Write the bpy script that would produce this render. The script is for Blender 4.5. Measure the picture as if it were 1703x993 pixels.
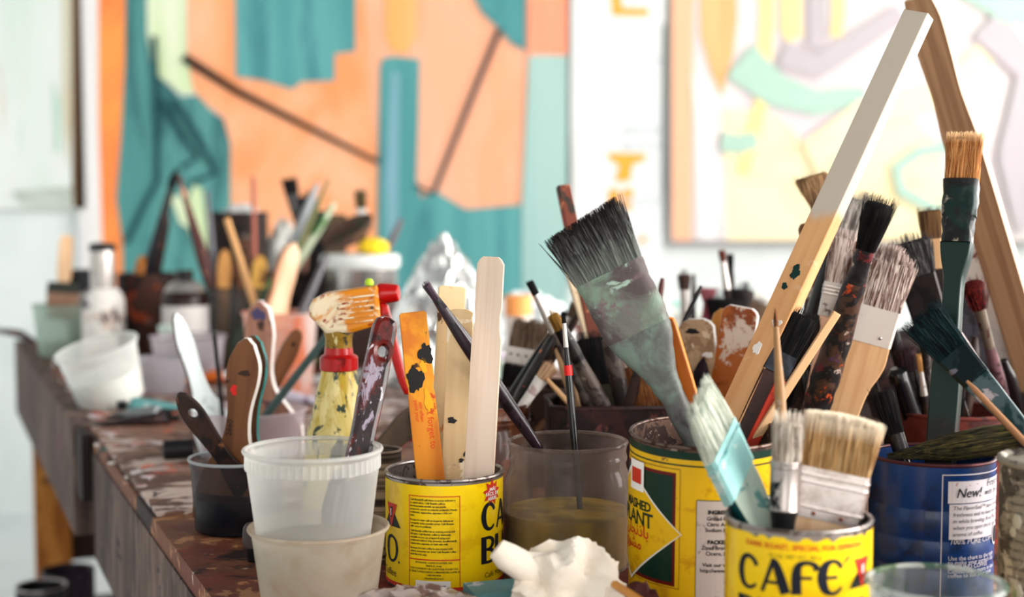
import bpy, bmesh, math, random
from mathutils import Vector, Matrix, noise
for o in list(bpy.data.objects): bpy.data.objects.remove(o)
SC = bpy.context.scene
COL = SC.collection
R = math.radians
# ------------------------------------------------------------------ camera
W, H, F = 1703, 993, 50 / 36 * 1703
TOP = 0.80                                  # table top height
CAM = Vector((0, 0, TOP + 0.33))
PITCH = math.atan((496.5 - 325) / F)
cam = bpy.data.objects.new('camera', bpy.data.cameras.new('camera')); COL.objects.link(cam)
cam.location = CAM; cam.rotation_euler = (math.pi / 2 - PITCH, 0, 0)
cam.data.lens = 50; cam.data.sensor_width = 36; cam.data.clip_start = 0.01
cam.data.dof.use_dof = True; cam.data.dof.focus_distance = 1.225; cam.data.dof.aperture_fstop = 3.7
SC.camera = cam
# ------------------------------------------------------------------ world, light, exposure
SC.view_settings.view_transform = 'Standard'; SC.view_settings.look = 'None'
SC.view_settings.gamma = 1; SC.view_settings.use_curve_mapping = False
SC.view_settings.exposure = 0.45
wd = bpy.data.worlds.new('sky'); SC.world = wd; wd.use_nodes = True
wd.node_tree.nodes['Background'].inputs[0].default_value = (0.90, 0.96, 1.0, 1)
wd.node_tree.nodes['Background'].inputs[1].default_value = 0.20
def area(name, loc, rot, sx, sy, power, col=(1, .97, .93)):
    l = bpy.data.lights.new(name, 'AREA'); l.shape = 'RECTANGLE'; l.size = sx; l.size_y = sy; l.energy = power; l.color = col
    o = bpy.data.objects.new(name, l); o.location = loc; o.rotation_euler = rot; COL.objects.link(o); return o
# daylight coming through the four windows of the right-hand wall
WINX = 2.45
for wy, wpow in ((4.05, 44), (2.35, 92), (0.65, 120), (-1.05, 120)):
    area('window_and_fill_light', (WINX + .12, wy, 1.75), (0, R(90), 0), 1.7, 1.3, wpow)
area('window_and_fill_light', (-.5, -2.42, 1.75), (R(90), 0, 0), 1.8, 1.7, 34)   # added fill light in an unseen, made-up window behind the camera
area('window_and_fill_light', (-3.42, 3.6, 1.6), (0, R(-90), 0), 2.0, 1.8, 14, (.93, .97, 1))   # added fill in a made-up left window, brightens wall and floor
# ------------------------------------------------------------------ projection helpers (pixel + distance -> point of the place)
_f = Vector((0, math.cos(PITCH), -math.sin(PITCH))); _u = Vector((0, math.sin(PITCH), math.cos(PITCH))); _r = Vector((1, 0, 0))
def ray(px, py): return _f + _r * ((px - 851.5) / F) - _u * ((py - 496.5) / F)
def at(px, py, d): return CAM + ray(px, py) * d
def onZ(px, py, z): r = ray(px, py); return CAM + r * ((z - CAM.z) / r.z)
def onY(px, py, y): r = ray(px, py); return CAM + r * ((y - CAM.y) / r.y)
def depth(p): return (p - CAM).dot(_f)
def spot(px, d, z=TOP):                     # point at height z, in pixel column px, d from the lens
    y = (d - (CAM.z - z) * math.sin(PITCH)) / math.cos(PITCH)
    return Vector(((px - 851.5) / F * d, y, z))
# ------------------------------------------------------------------ materials
GAM = 1.0
def c(r, g, b):
    f = lambda v: (v / 255 / 12.92) if v / 255 <= .04045 else ((v / 255 + .055) / 1.055) ** 2.4
    return (f(r) ** GAM, f(g) ** GAM, f(b) ** GAM, 1)
MATS = {}
_seed = [0]
def mat(key, base, rough=.55, metal=0., spots=(), streak=None, bump=0., bscale=80, zmix=None, coat=0., spec=.22):
    """procedural paint / wood / metal; spots = (colour, scale, threshold[, stretch xyz]); streak = (colour, (sx,sy,sz), amount)"""
    if key in MATS: return MATS[key]
    m = bpy.data.materials.new(key); MATS[key] = m; m.use_nodes = True
    nt = m.node_tree; N = nt.nodes; Lk = nt.links
    p = N['Principled BSDF']; p.inputs['Roughness'].default_value = rough; p.inputs['Metallic'].default_value = metal
    p.inputs['Coat Weight'].default_value = coat * .5; p.inputs['Specular IOR Level'].default_value = spec
    p.inputs['Base Color'].default_value = base
    if not (spots or streak or bump or zmix): return m
    tc = N.new('ShaderNodeTexCoord'); oi = N.new('ShaderNodeObjectInfo')
    ad = N.new('ShaderNodeVectorMath'); ad.operation = 'ADD'; Lk.new(tc.outputs['Object'], ad.inputs[0])
    cm = N.new('ShaderNodeCombineXYZ'); Lk.new(oi.outputs['Random'], cm.inputs[0]); Lk.new(oi.outputs['Random'], cm.inputs[1])
    Lk.new(cm.outputs[0], ad.inputs[1])
    def nz(scale, stretch=(1, 1, 1), det=3, rgh=.5, dist=0.):
        _seed[0] += 1
        mp = N.new('ShaderNodeMapping'); mp.inputs['Scale'].default_value = stretch
        mp.inputs['Location'].default_value = (_seed[0] * 1.37 % 7, _seed[0] * 2.11 % 5, _seed[0] * .73 % 9)
        Lk.new(ad.outputs[0], mp.inputs[0])
        n = N.new('ShaderNodeTexNoise'); n.inputs['Scale'].default_value = scale; n.inputs['Detail'].default_value = det; n.inputs['Roughness'].default_value = rgh; n.inputs['Distortion'].default_value = dist
        Lk.new(mp.outputs[0], n.inputs[0]); return n
    cur = None
    def mixin(fac_socket, col):
        nonlocal cur
        mx = N.new('ShaderNodeMix'); mx.data_type = 'RGBA'
        Lk.new(fac_socket, mx.inputs[0])
        if cur is None: mx.inputs[6].default_value = base
        else: Lk.new(cur, mx.inputs[6])
        mx.inputs[7].default_value = col; cur = mx.outputs[2]
    def ramp(s, lo, hi):
        r = N.new('ShaderNodeMapRange'); r.inputs[1].default_value = lo; r.inputs[2].default_value = hi
        r.interpolation_type = 'SMOOTHSTEP'; Lk.new(s, r.inputs[0]); return r.outputs[0]
    if streak:
        col, st, amt = streak
        n = nz(1, st, 2); r = ramp(n.outputs[0], .38, .66)
        mm = N.new('ShaderNodeMath'); mm.operation = 'MULTIPLY'; mm.inputs[1].default_value = amt; Lk.new(r, mm.inputs[0])
        mixin(mm.outputs[0], col)
    for s in spots:
        col, sc, th = s[:3]; st = s[3] if len(s) > 3 else (1, 1, 1); soft = s[4] if len(s) > 4 else .025
        n = nz(sc * 1.35, st, 5, .66, .5); mixin(ramp(n.outputs[0], th - soft, th + soft), col)
    if zmix:                                   # a coat of paint that starts at height z along the thing
        sx = N.new('ShaderNodeSeparateXYZ'); Lk.new(tc.outputs['Object'], sx.inputs[0])
        for col, zl, zh in zmix:
            n = nz(40, (1, 1, .4), 4); a1 = N.new('ShaderNodeMath'); a1.operation = 'MULTIPLY_ADD'; a1.inputs[1].default_value = .05; Lk.new(n.outputs[0], a1.inputs[0]); Lk.new(sx.outputs[2], a1.inputs[2])
            mixin(ramp(a1.outputs[0], zl + .025, zh + .025), col)
    if cur: Lk.new(cur, p.inputs['Base Color'])
    if bump:
        n = nz(bscale, (1, 1, 1), 4); b = N.new('ShaderNodeBump'); b.inputs['Strength'].default_value = bump; b.inputs['Distance'].default_value = .002
        Lk.new(n.outputs[0], b.inputs['Height']); Lk.new(b.outputs[0], p.inputs['Normal'])
    return m
def plastic(key, col, clear=.45, rough=.35, tint=(1, 1, 1, 1), spots=()):
    """thin translucent plastic or dirty glass: part see-through, part milky"""
    if key in MATS: return MATS[key]
    m = mat(key, col, rough, 0, spots); nt = m.node_tree; N = nt.nodes; Lk = nt.links
    p = N['Principled BSDF']; out = N['Material Output']
    tr = N.new('ShaderNodeBsdfTransparent'); tr.inputs[0].default_value = tint
    tl = N.new('ShaderNodeBsdfTranslucent'); tl.inputs[0].default_value = col
    m1 = N.new('ShaderNodeMixShader'); m1.inputs[0].default_value = .35; Lk.new(p.outputs[0], m1.inputs[1]); Lk.new(tl.outputs[0], m1.inputs[2])
    lw = N.new('ShaderNodeLayerWeight'); lw.inputs[0].default_value = .35
    mr = N.new('ShaderNodeMapRange'); mr.inputs[3].default_value = clear; mr.inputs[4].default_value = clear * .15
    Lk.new(lw.outputs['Facing'], mr.inputs[0])
    m2 = N.new('ShaderNodeMixShader'); Lk.new(mr.outputs[0], m2.inputs[0]); Lk.new(m1.outputs[0], m2.inputs[1]); Lk.new(tr.outputs[0], m2.inputs[2])
    Lk.new(m2.outputs[0], out.inputs[0]); return m
def hair(key, a, b, tip=None, flag=None, clog=None):
    new = key not in MATS
    m = _hair(key, a, b, tip)
    if flag and new:                             # lighter split ends
        N = m.node_tree.nodes; Lk = m.node_tree.links; p = N['Principled BSDF']; src = p.inputs['Base Color'].links[0].from_socket
        at_ = N.new('ShaderNodeAttribute'); at_.attribute_name = 'tipf'
        mr = N.new('ShaderNodeMapRange'); mr.inputs[1].default_value = flag[1]; mr.inputs[2].default_value = 1.02; Lk.new(at_.outputs['Fac'], mr.inputs[0])
        mx = N.new('ShaderNodeMix'); mx.data_type = 'RGBA'; Lk.new(mr.outputs[0], mx.inputs[0]); Lk.new(src, mx.inputs[6]); mx.inputs[7].default_value = flag[0]; Lk.new(mx.outputs[2], p.inputs['Base Color'])
    if clog and new:                             # dried paint clogging the roots of the hairs
        src = p.inputs['Base Color'].links[0].from_socket
        mr = N.new('ShaderNodeMapRange'); mr.inputs[1].default_value = clog[1]; mr.inputs[2].default_value = 0.; Lk.new(at_.outputs['Fac'], mr.inputs[0])
        mx = N.new('ShaderNodeMix'); mx.data_type = 'RGBA'; Lk.new(mr.outputs[0], mx.inputs[0]); Lk.new(src, mx.inputs[6]); mx.inputs[7].default_value = clog[0]; Lk.new(mx.outputs[2], p.inputs['Base Color'])
    return m
def _hair(key, a, b, tip=None):
    return mat(key, a, .75, 0, streak=(b, (420, 420, 14), .95), spots=[(tip, 1, .56, (700, 700, 30), .06)] if tip else (), spec=.1)
# ------------------------------------------------------------------ meshes
class MB:
    def __init__(s): s.v = []; s.f = []
    def add(s, v, f):
        k = len(s.v); s.v += [tuple(x) for x in v]; s.f += [tuple(i + k for i in q) for q in f]; return s
    def rings(s, rs, cap0=True, cap1=True):          # rs: list of equal-length point loops
        n = len(rs[0]); k = len(s.v)
        for r in rs: s.v += [tuple(p) for p in r]
        for j in range(len(rs) - 1):
            for i in range(n):
                a = k + j * n + i; b = k + j * n + (i + 1) % n
                s.f.append((a, b, b + n, a + n))
        if cap0: s.f.append(tuple(k + i for i in range(n))[::-1])
        if cap1: s.f.append(tuple(k + (len(rs) - 1) * n + i for i in range(n)))
        return s
    def lathe(s, prof, n=48, cap0=False, cap1=False, ax=(0, 0)):
        return s.rings([[(ax[0] + r * math.cos(2 * math.pi * i / n), ax[1] + r * math.sin(2 * math.pi * i / n), z) for i in range(n)] for r, z in prof], cap0, cap1)
    def box(s, x0, x1, y0, y1, z0, z1):
        v = [(x, y, z) for z in (z0, z1) for y in (y0, y1) for x in (x0, x1)]
        return s.add(v, [(0, 2, 3, 1), (4, 5, 7, 6), (0, 1, 5, 4), (2, 6, 7, 3), (0, 4, 6, 2), (1, 3, 7, 5)])
    def tube(s, pts, r, n=8):
        rs = []
        for i, p in enumerate(pts):
            p = Vector(p); t = (Vector(pts[min(i + 1, len(pts) - 1)]) - Vector(pts[max(i - 1, 0)])).normalized()
            a = t.orthogonal().normalized() if i == 0 else (a - t * a.dot(t)).normalized()
            b = t.cross(a); rr = r[i] if isinstance(r, (list, tuple)) else r
            rs.append([p + a * rr * math.cos(2 * math.pi * k / n) + b * rr * math.sin(2 * math.pi * k / n) for k in range(n)])
        return s.rings(rs)
    def torus(s, Rr, r, z, n=48, m=8):
        k = len(s.v)
        for i in range(n):
            A = 2 * math.pi * i / n
            for j in range(m):
                B = 2 * math.pi * j / m; q = Rr + r * math.cos(B); s.v.append((q * math.cos(A), q * math.sin(A), z + r * math.sin(B)))
        for i in range(n):
            for j in range(m):
                s.f.append((k + i * m + j, k + ((i + 1) % n) * m + j, k + ((i + 1) % n) * m + (j + 1) % m, k + i * m + (j + 1) % m))
        return s
    def mesh(s, name, smooth=True, ang=.7):
        me = bpy.data.meshes.new(name); me.from_pydata(s.v, [], s.f); me.update()
        if smooth: me.shade_smooth(); me.set_sharp_from_angle(angle=ang)
        return me
    def build(s, name, m, parent=None, smooth=True, ang=.7): return link(name, s.mesh(name, smooth, ang), m, parent)
def link(name, me, m, parent=None):
    o = bpy.data.objects.new(name, me); COL.objects.link(o)
    if m and not me.materials: me.materials.append(m)
    if parent: o.parent = parent
    return o
def tag(o, label=None, cat=None, group=None, kind=None):
    for k, v in (('label', label), ('category', cat), ('group', group), ('kind', kind)):
        if v: o[k] = v
    return o
def thing(name, label, cat, loc=(0, 0, 0), rot=(0, 0, 0), group=None):
    o = bpy.data.objects.new(name, None); COL.objects.link(o); o.location = loc; o.rotation_euler = rot
    o.empty_display_size = .02
    return tag(o, label, cat, group)
def interp(prof, n=6):                        # Catmull-Rom through (t,w) pairs
    out = []
    for i in range(len(prof) - 1):
        p0 = prof[max(i - 1, 0)]; p1 = prof[i]; p2 = prof[i + 1]; p3 = prof[min(i + 2, len(prof) - 1)]
        for k in range(n):
            u = k / n
            w = .5 * (2 * p1[1] + (p2[1] - p0[1]) * u + (2 * p0[1] - 5 * p1[1] + 4 * p2[1] - p3[1]) * u * u + (3 * p1[1] - p0[1] - 3 * p2[1] + p3[1]) * u ** 3)
            out.append((p1[0] + (p2[0] - p1[0]) * u, max(w, .0002)))
    return out + [prof[-1]]
def plate(name, outline, th, m, parent=None, holes=(), bevel=None, edge=None):
    """solid plate: outline in (x, z), thickness th along y, softened edges, real holes"""
    cu = bpy.data.curves.new(name, 'CURVE'); cu.dimensions = '2D'; cu.fill_mode = 'BOTH'
    bv = min(th * .3, .0012) if bevel is None else bevel
    cu.extrude = th / 2 - bv; cu.bevel_depth = bv; cu.bevel_resolution = 1; cu.offset = -bv
    for loop in [outline] + list(holes):
        sp = cu.splines.new('POLY'); sp.points.add(len(loop) - 1); sp.use_cyclic_u = True
        for q, (x, z) in zip(sp.points, loop): q.co = (x, z, 0, 1)
    ob = bpy.data.objects.new('tmp', cu); me = bpy.data.meshes.new_from_object(ob)
    bpy.data.objects.remove(ob); bpy.data.curves.remove(cu)
    me.transform(Matrix(((1, 0, 0, 0), (0, 0, -1, 0), (0, 1, 0, 0), (0, 0, 0, 1))))
    me.name = name; me.materials.clear(); me.materials.append(m)
    if edge:
        me.materials.append(edge)
        for p in me.polygons: p.material_index = 1 if abs(p.normal.y) < .75 else 0
    else:
        for p in me.polygons: p.material_index = 0
    me.update(); me.shade_smooth(); me.set_sharp_from_angle(angle=.6)
    return link(name, me, m, parent)
def strands(mb, n, L, w0, w1, t0, t1, z0, rag, rnd, slope, rs, seed, splay=0):
    """tapered hairs from the ferrule (half-size w0 x t0 at z0) to the tip (half-size w1 x t1 at z0+L)"""
    rr = random.Random(seed)
    for i in range(n):
        u = rr.uniform(-1, 1); v = rr.uniform(-1, 1)
        if rnd > 1: 
            while u * u + v * v > 1: u = rr.uniform(-1, 1); v = rr.uniform(-1, 1)
        l = L * (1 - (rnd % 1) * u * u) - rag * rr.random() ** 2 + slope * u * w1
        cl = math.sin(u * 9 + seed) * .12 * splay + rr.gauss(0, .05 + .1 * splay)
        p0 = Vector((u * w0, v * t0, z0)); p2 = Vector(((u + cl) * w1, (v + rr.gauss(0, .12)) * t1, z0 + l))
        p1 = p0.lerp(p2, .55) + Vector((u * (w0 - w1) * .12 if w1 < w0 else 0, 0, 0))
        r0 = rs * rr.uniform(.8, 1.3)
        k = len(mb.v)
        for p, q in ((p0, r0), (p1, r0 * .95), (p2, r0 * .3)):
            a0 = rr.random() * .3
            for j in range(3):
                A = a0 + j * 2.0944; mb.v.append((p.x + q * math.cos(A), p.y + q * math.sin(A), p.z))
        for j in range(2):
            for q in range(3):
                a = k + j * 3 + q; b = k + j * 3 + (q + 1) % 3; mb.f.append((a, b, b + 3, a + 3))
        mb.f.append((k + 6, k + 7, k + 8))
def sect(a, b, z, n=14, box=False, dx=0):
    if box:
        k = min(a, b) * .28
        return [(dx + x, y, z) for x, y in ((a, -b + k), (a, b - k), (a - k, b), (-a + k, b), (-a, b - k), (-a, -b + k), (-a + k, -b), (a - k, -b))]
    return [(dx + a * math.cos(2 * math.pi * i / n), b * math.sin(2 * math.pi * i / n), z) for i in range(n)]
CANS = {}
WARN = []
def lean(can, top, low, dtop, shift=0.):
    """3D top and bottom of a thing that stands in a container and shows between two pixels"""
    cx, cy, rin, z0, z1, rtop = CANS[can]
    n = ray(*top).cross(ray(*low)); cc = n.dot(CAM) - n.z * (z0 + .003)
    nn = Vector((n.x, n.y)); ctr = Vector((cx, cy))
    off = nn * ((cc - nn.dot(ctr)) / nn.length_squared)
    dv = Vector((-nn.y, nn.x)).normalized()
    if dv.y < 0: dv = -dv
    lim = rin * .95
    if off.length > lim: WARN.append(('off', can, top, round(off.length, 3), rin)); off = off.normalized() * lim
    b = ctr + off + dv * shift
    B = Vector((b.x, b.y, z0 + .003))
    best = None
    for k in range(0, 60):
        for s in (1, -1):
            d = dtop + s * k * .005
            T = at(top[0], top[1], d); u = (z1 - B.z) / (T.z - B.z) if T.z > B.z + .01 else 1
            P = B.lerp(T, min(u, 1)); q = (P.xy - ctr).length
            if q < rtop - .005: best = T; break
        if best: break
    if best is None: WARN.append(('rim', can, top)); best = at(top[0], top[1], dtop)
    return best, B
_bs = [100]
def brush(name, label, cat, place, top, low, dtop, parts, thick=None, roll=0, group=None, shift=0., dlow=None):
    """a brush, stick or handle from its top end downwards; lengths and widths as seen at its distance"""
    _bs[0] += 1; seed = _bs[0]
    if place is None: T = at(top[0], top[1], dtop); Bt = at(low[0], low[1], dlow or dtop)
    else: T, Bt = lean(place, top, low, dtop, shift)
    L = (T - Bt).length; zx = (T - Bt).normalized(); mid = depth(T)
    # metres per pixel, across and along
    Lo = at(low[0], low[1], 1); 
    def px(P): q = P - CAM; d = q.dot(_f); return Vector((q.dot(_r) / d, -q.dot(_u) / d)) * F
    e = T - zx * .05; kl = .05 / (px(T) - px(e)).length; kw = mid / F * .985
    view = (T - CAM).normalized(); y = (view - zx * view.dot(zx)).normalized(); x = y.cross(zx)   # y away from the lens
    rot = Matrix((x, y, zx)).transposed().to_4x4() @ Matrix.Rotation(R(roll), 4, 'Z')
    root = thing(name, label, cat, group=group); root.matrix_world = Matrix.Translation(Bt) @ rot
    z = L; th = (thick or 0) * kw / 2
    for pt in parts:
        kind = pt[0]
        o = pt[4] if len(pt) > 4 else {}
        if kind == 'b':                                   # ('b', length, (top w, base w), material, opts)
            ln, (wt, wb), m = pt[1] * kl, pt[2], pt[3]
            wt *= kw / 2; wb *= kw / 2; tb = th if thick else wb; tt = (th * o.get('tt', .7)) if thick else wt
            mb = MB(); z0 = z - ln
            cr = o.get('core', .86); f2 = lambda u: wb + (wt - wb) * u
            rnd = 1.0 + o.get('round', 0) if not thick else o.get('round', 0)
            shape = o.get('shape')                        # list of (u, width factor) for pointed or bulging tufts
            us = [0, .25, .5, .75, .92, 1] if not shape else [q[0] for q in shape]
            if shape:
                mb.rings([sect(wb * k, (tb * k if not thick else tb * max(k, .2)), z0 + ln * u, 12) for u, k in shape])
            else:
                mb.rings([sect(f2(u * cr) * (.96 if u < 1 else .8), (tb + (tt - tb) * u * cr) * (.9 if u < 1 else .5), z0 + ln * cr * u * (1 - .4 * o.get('round', 0)), 12, bool(thick)) for u in us])
            n = o.get('n', int(max(40, min(420, pt[2][0] * 4.0))))
            if o.get('rag') != 0:
                if shape:
                    rr = random.Random(seed)
                    for i in range(n):
                        A = rr.random() * 6.283; rad = rr.uniform(.75, 1.02); k2 = len(mb.v)
                        pts = [Vector((wb * k * rad * math.cos(A), (tb if thick else wb) * k * rad * math.sin(A), z0 + ln * u * rr.uniform(.98, 1.02))) for u, k in shape[::max(1, len(shape) // 3)]]
                        pts.append(Vector((pts[-1].x * .8, pts[-1].y * .8, z0 + ln * rr.uniform(.96, 1.06))))
                        mb.tube(pts, [wb * .07] * (len(pts) - 1) + [wb * .02], 3)
                else:
                    strands(mb, n, ln, wb, wt, tb, tt, z0, o.get('rag', 10) * kl, rnd, o.get('slope', 0), max(wb * 2 / 95, .0002), seed, o.get('splay', .5))
            if o.get('shear'):
                mb.v = [(a, b_, c_ + o['shear'] * a) for a, b_, c_ in mb.v]
            bo = mb.build('bristles', m, root, ang=1.2)
            ta_ = bo.data.attributes.new('tipf', 'FLOAT', 'POINT'); ta_.data.foreach_set('value', [(v[2] - z0 - o.get('shear', 0) * v[0]) / ln for v in mb.v]); z = z0
        elif kind == 'f':                                  # ferrule / collar
            prof = pt[1]; m = pt[2]; o = pt[3] if len(pt) > 3 else {}
            mb = MB(); rs = []
            for t, w in prof:
                a = w * kw / 2; b = (th * o.get('ft', 1.05)) if thick else a
                rs.append(sect(a, b, z - t * kl, 16, bool(thick)))
            rs = rs[::-1]
            if o.get('crust'):                              # lumpy paint build-up
                fine = [[(w * kw / 2, t * kl)] for t, w in interp(prof, 5)]; rs = []
                for (w, t), in fine[::-1]:
                    r0 = sect(w, th * 1.1 if thick else w, z - t, 28, False)
                    if thick: r0 = [(w * math.copysign(abs(math.cos(A)) ** .35, math.cos(A)), th * 1.1 * math.copysign(abs(math.sin(A)) ** .6, math.sin(A)), z - t) for A in [i * 6.2832 / 28 for i in range(28)]]
                    rs.append([tuple(Vector(q) * 1 + Vector((q[0], q[1], 0)).normalized() * o['crust'] * (noise.noise(Vector(q) * 90) + .6 * noise.noise(Vector(q) * 240))) for q in r0])
            mb.rings(rs)
            if o.get('shear'): mb.v = [(a, b_, c_ + o['shear'] * a) for a, b_, c_ in mb.v]
            fo = mb.build(o.get('name', 'ferrule'), m, root, ang=.5)
            zt = z; z -= prof[-1][0] * kl
            for (rx, rt) in o.get('rivets', ()):
                q = MB().lathe([(.0016, 0), (.0016, .0006), (.0009, .0011), (.0001, .0012)], 10)
                rv = q.build('rivet', o.get('rmat', m), fo); rv.rotation_euler = (R(90), 0, 0)
                rv.location = (rx * kw, -th * o.get('ft', 1.05), zt - rt * kl + o.get('shear', 0) * rx * kw)
            for rt in o.get('beads', ()):
                q = MB(); w = prof[0][1] * kw / 2 * 1.02; b = (th * o.get('ft', 1.05) + .0007) if thick else w * 1.05
                zz = zt - rt * kl
                q.rings([sect(w + (.0003 if k == 1 else 0), b + (.0003 if k == 1 else 0), zz + (k - 1) * .0011, 16, bool(thick)) for k in range(3)])
                if o.get('shear'): q.v = [(a, b_, c_ + o['shear'] * a) for a, b_, c_ in q.v]
                q.build('ferrule_bead', m, fo)
        else:                                              # 'h' handle / stick
            prof = list(pt[1]); m = pt[2]; o = pt[3] if len(pt) > 3 else {}
            prof = [(t * kl, w * kw / 2) for t, w in prof]
            if 'end' in o: prof = [q for q in prof if q[0] <= o['end'] * kl + 1e-6]
            elif prof[-1][0] < z: prof.append((z, prof[-1][1]))
            else: prof = [q for q in prof if q[0] < z - .001] + [(z, prof[-1][1])]
            if o.get('smooth', True): prof = interp(prof, 5)
            if o.get('crust'):
                mb = MB(); rs = []
                for t, w in prof[::-1]:
                    b = (th * o.get('ht', 1)) if thick else w; e1, e2 = (.45, .7) if thick else (1, 1)
                    r0 = [Vector((w * math.copysign(abs(math.cos(A)) ** e1, math.cos(A)), b * math.copysign(abs(math.sin(A)) ** e2, math.sin(A)), z - t)) for A in [i * 6.2832 / 24 for i in range(24)]]
                    rs.append([q + Vector((q.x, q.y, 0)).normalized() * o['crust'] * (noise.noise(q * 90) + .6 * noise.noise(q * 240)) for q in r0])
                hd = mb.rings(rs).build(o.get('name', 'handle'), m, root, ang=1.2)
            elif thick:
                rt = [(w, z - t) for t, w in prof]; lf = [(-w, z - t) for t, w in prof][::-1]
                holes = []
                for hx, ht, hr in o.get('holes', ()):
                    holes.append([(hx * kw + hr * kw * math.cos(i * .628), z - ht * kl + hr * kl * 1.2 * math.sin(i * .628)) for i in range(10)])
                hd = plate(o.get('name', 'handle'), rt + lf, 2 * th * o.get('ht', 1), m, root, holes, o.get('bevel'), o.get('edge'))
            else:
                mb = MB(); mb.rings([sect(w, w, z - t, 14) for t, w in prof][::-1]); hd = mb.build(o.get('name', 'handle'), m, root)
            for bt, bl, bm in o.get('bands', ()):
                k = max([w for t, w in prof if t <= (bt + bl) * kl + .004]) * 1.04 + .0002
                MB().rings([sect(k, k, z - (bt + bl) * kl, 14), sect(k, k, z - bt * kl, 14)]).build('painted_band', bm, hd)
            for tx in o.get('text', ()):
                body, x, t, size, rotd, tm = tx
                q = text_mesh(body, size * kw, 'LEFT', bold=.0001); q.transform(Matrix.Rotation(R(rotd), 4, 'Z'))
                q.transform(Matrix(((1, 0, 0, 0), (0, 0, -1, 0), (0, 1, 0, 0), (0, 0, 0, 1))))
                lo = link('lettering', q, tm, hd); lo.location = (x * kw, -th * o.get('ht', 1) - .00015, z - t * kl)
            for q in o.get('daubs', ()):
                t, xx, sx, sz, dm = q
                blob = MB(); rr = random.Random(seed + int(t)); pts = []
                lob = [rr.uniform(0, 6.28) for _ in range(4)]
                for i in range(30):
                    A = i * 6.283 / 30; k = .84 + .1 * math.sin(2 * A + lob[0]) + .1 * math.sin(3 * A + lob[1]) + .09 * math.sin(5 * A + lob[2]) + .05 * math.sin(11 * A + lob[3]) + rr.uniform(-.08, .08); pts.append((xx * kw + sx * kw * k * math.cos(A), z - t * kl + sz * kl * k * math.sin(A)))
                dl = plate('paint_daub', pts, .0008, dm, hd, bevel=.0002); dl.location = (0, -th * o.get('ht', 1) - .0002, 0)
            z = z - o['end'] * kl if 'end' in o else 0
    return root
def text_mesh(body, size, align='CENTER', shear=0, bold=0., space=1.0):
    cu = bpy.data.curves.new('t', 'FONT'); cu.body = body; cu.size = size; cu.align_x = align; cu.shear = shear; cu.offset = bold
    cu.resolution_u = 2; cu.space_character = space
    ob = bpy.data.objects.new('tmp', cu); me = bpy.data.meshes.new_from_object(ob)
    bpy.data.objects.remove(ob); bpy.data.curves.remove(cu); me.materials.clear(); me.name = 'lettering'; return me
def wrap(me, rad, ang0, z0, step=.004):
    """bend a flat mesh (x right, y up) round a can; ang0 = degrees right of the side that faces the camera"""
    bm = bmesh.new(); bm.from_mesh(me)
    if bm.verts:
        x0 = min(v.co.x for v in bm.verts); x1 = max(v.co.x for v in bm.verts)
        x = math.floor(x0 / step) * step + step
        while x < x1:
            bmesh.ops.bisect_plane(bm, geom=bm.verts[:] + bm.edges[:] + bm.faces[:], plane_co=(x, 0, 0), plane_no=(1, 0, 0)); x += step
    for v in bm.verts:
        A = R(ang0) + v.co.x / rad - math.pi / 2
        v.co = Vector(((rad + v.co.z) * math.cos(A), (rad + v.co.z) * math.sin(A), z0 + v.co.y))
    bm.to_mesh(me); bm.free(); return me
def poly_mesh(polys):
    me = bpy.data.meshes.new('print'); bm = bmesh.new()
    for p in polys: 
        f = bm.faces.new([bm.verts.new((x, y, 0)) for x, y in p])
        f.normal_update()
        if f.normal.z < 0: f.normal_flip()
    bmesh.ops.triangulate(bm, faces=bm.faces[:]); bm.to_mesh(me); bm.free(); return me
def rect(x0, x1, y0, y1): return [(x0, y0), (x1, y0), (x1, y1), (x0, y1)]
def ribbon(pts, ws):
    """thick-and-thin pen stroke as quads"""
    out = []; L = []; Rr = []
    for i, p in enumerate(pts):
        a = pts[max(i - 1, 0)]; b = pts[min(i + 1, len(pts) - 1)]
        d = Vector((b[0] - a[0], b[1] - a[1])).normalized(); n = Vector((-d.y, d.x)) * ws[i] / 2
        L.append((p[0] + n.x, p[1] + n.y)); Rr.append((p[0] - n.x, p[1] - n.y))
    for i in range(len(pts) - 1): out.append([Rr[i], Rr[i + 1], L[i + 1], L[i]])
    return out
def crumple(name, label, cat, loc, size, seed, m, freq=9, amp=.4, sub=4, flat=False, rot=0, group=None, shape=None, hf=1.):
    bm = bmesh.new(); bmesh.ops.create_icosphere(bm, subdivisions=sub, radius=1)
    off = Vector((seed * 3.1, seed * 1.7, seed * .9))
    for v in bm.verts:
        n = v.co.normalized()
        a = abs(noise.noise(n * freq * .35 + off)); b = abs(noise.noise(n * freq * .8 + off * 2)); d = abs(noise.noise(n * freq * 1.7 + off * 3))
        r = 1 + amp * (.6 - 2.1 * a) + hf * amp * .5 * (.4 - 1.5 * b) + hf * amp * .22 * (.4 - 1.2 * d)
        q = n * r
        if shape: q = shape(q)
        v.co = Vector((q.x * size[0], q.y * size[1], max(q.z, -.75) * size[2] + size[2] * .75))
    me = bpy.data.meshes.new(name); bm.to_mesh(me); bm.free()
    if not flat: me.shade_smooth(); me.set_sharp_from_angle(angle=.55)
    o = link(name, me, m); o.location = loc; o.rotation_euler = (0, 0, rot); return tag(o, label, cat, group)
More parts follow.
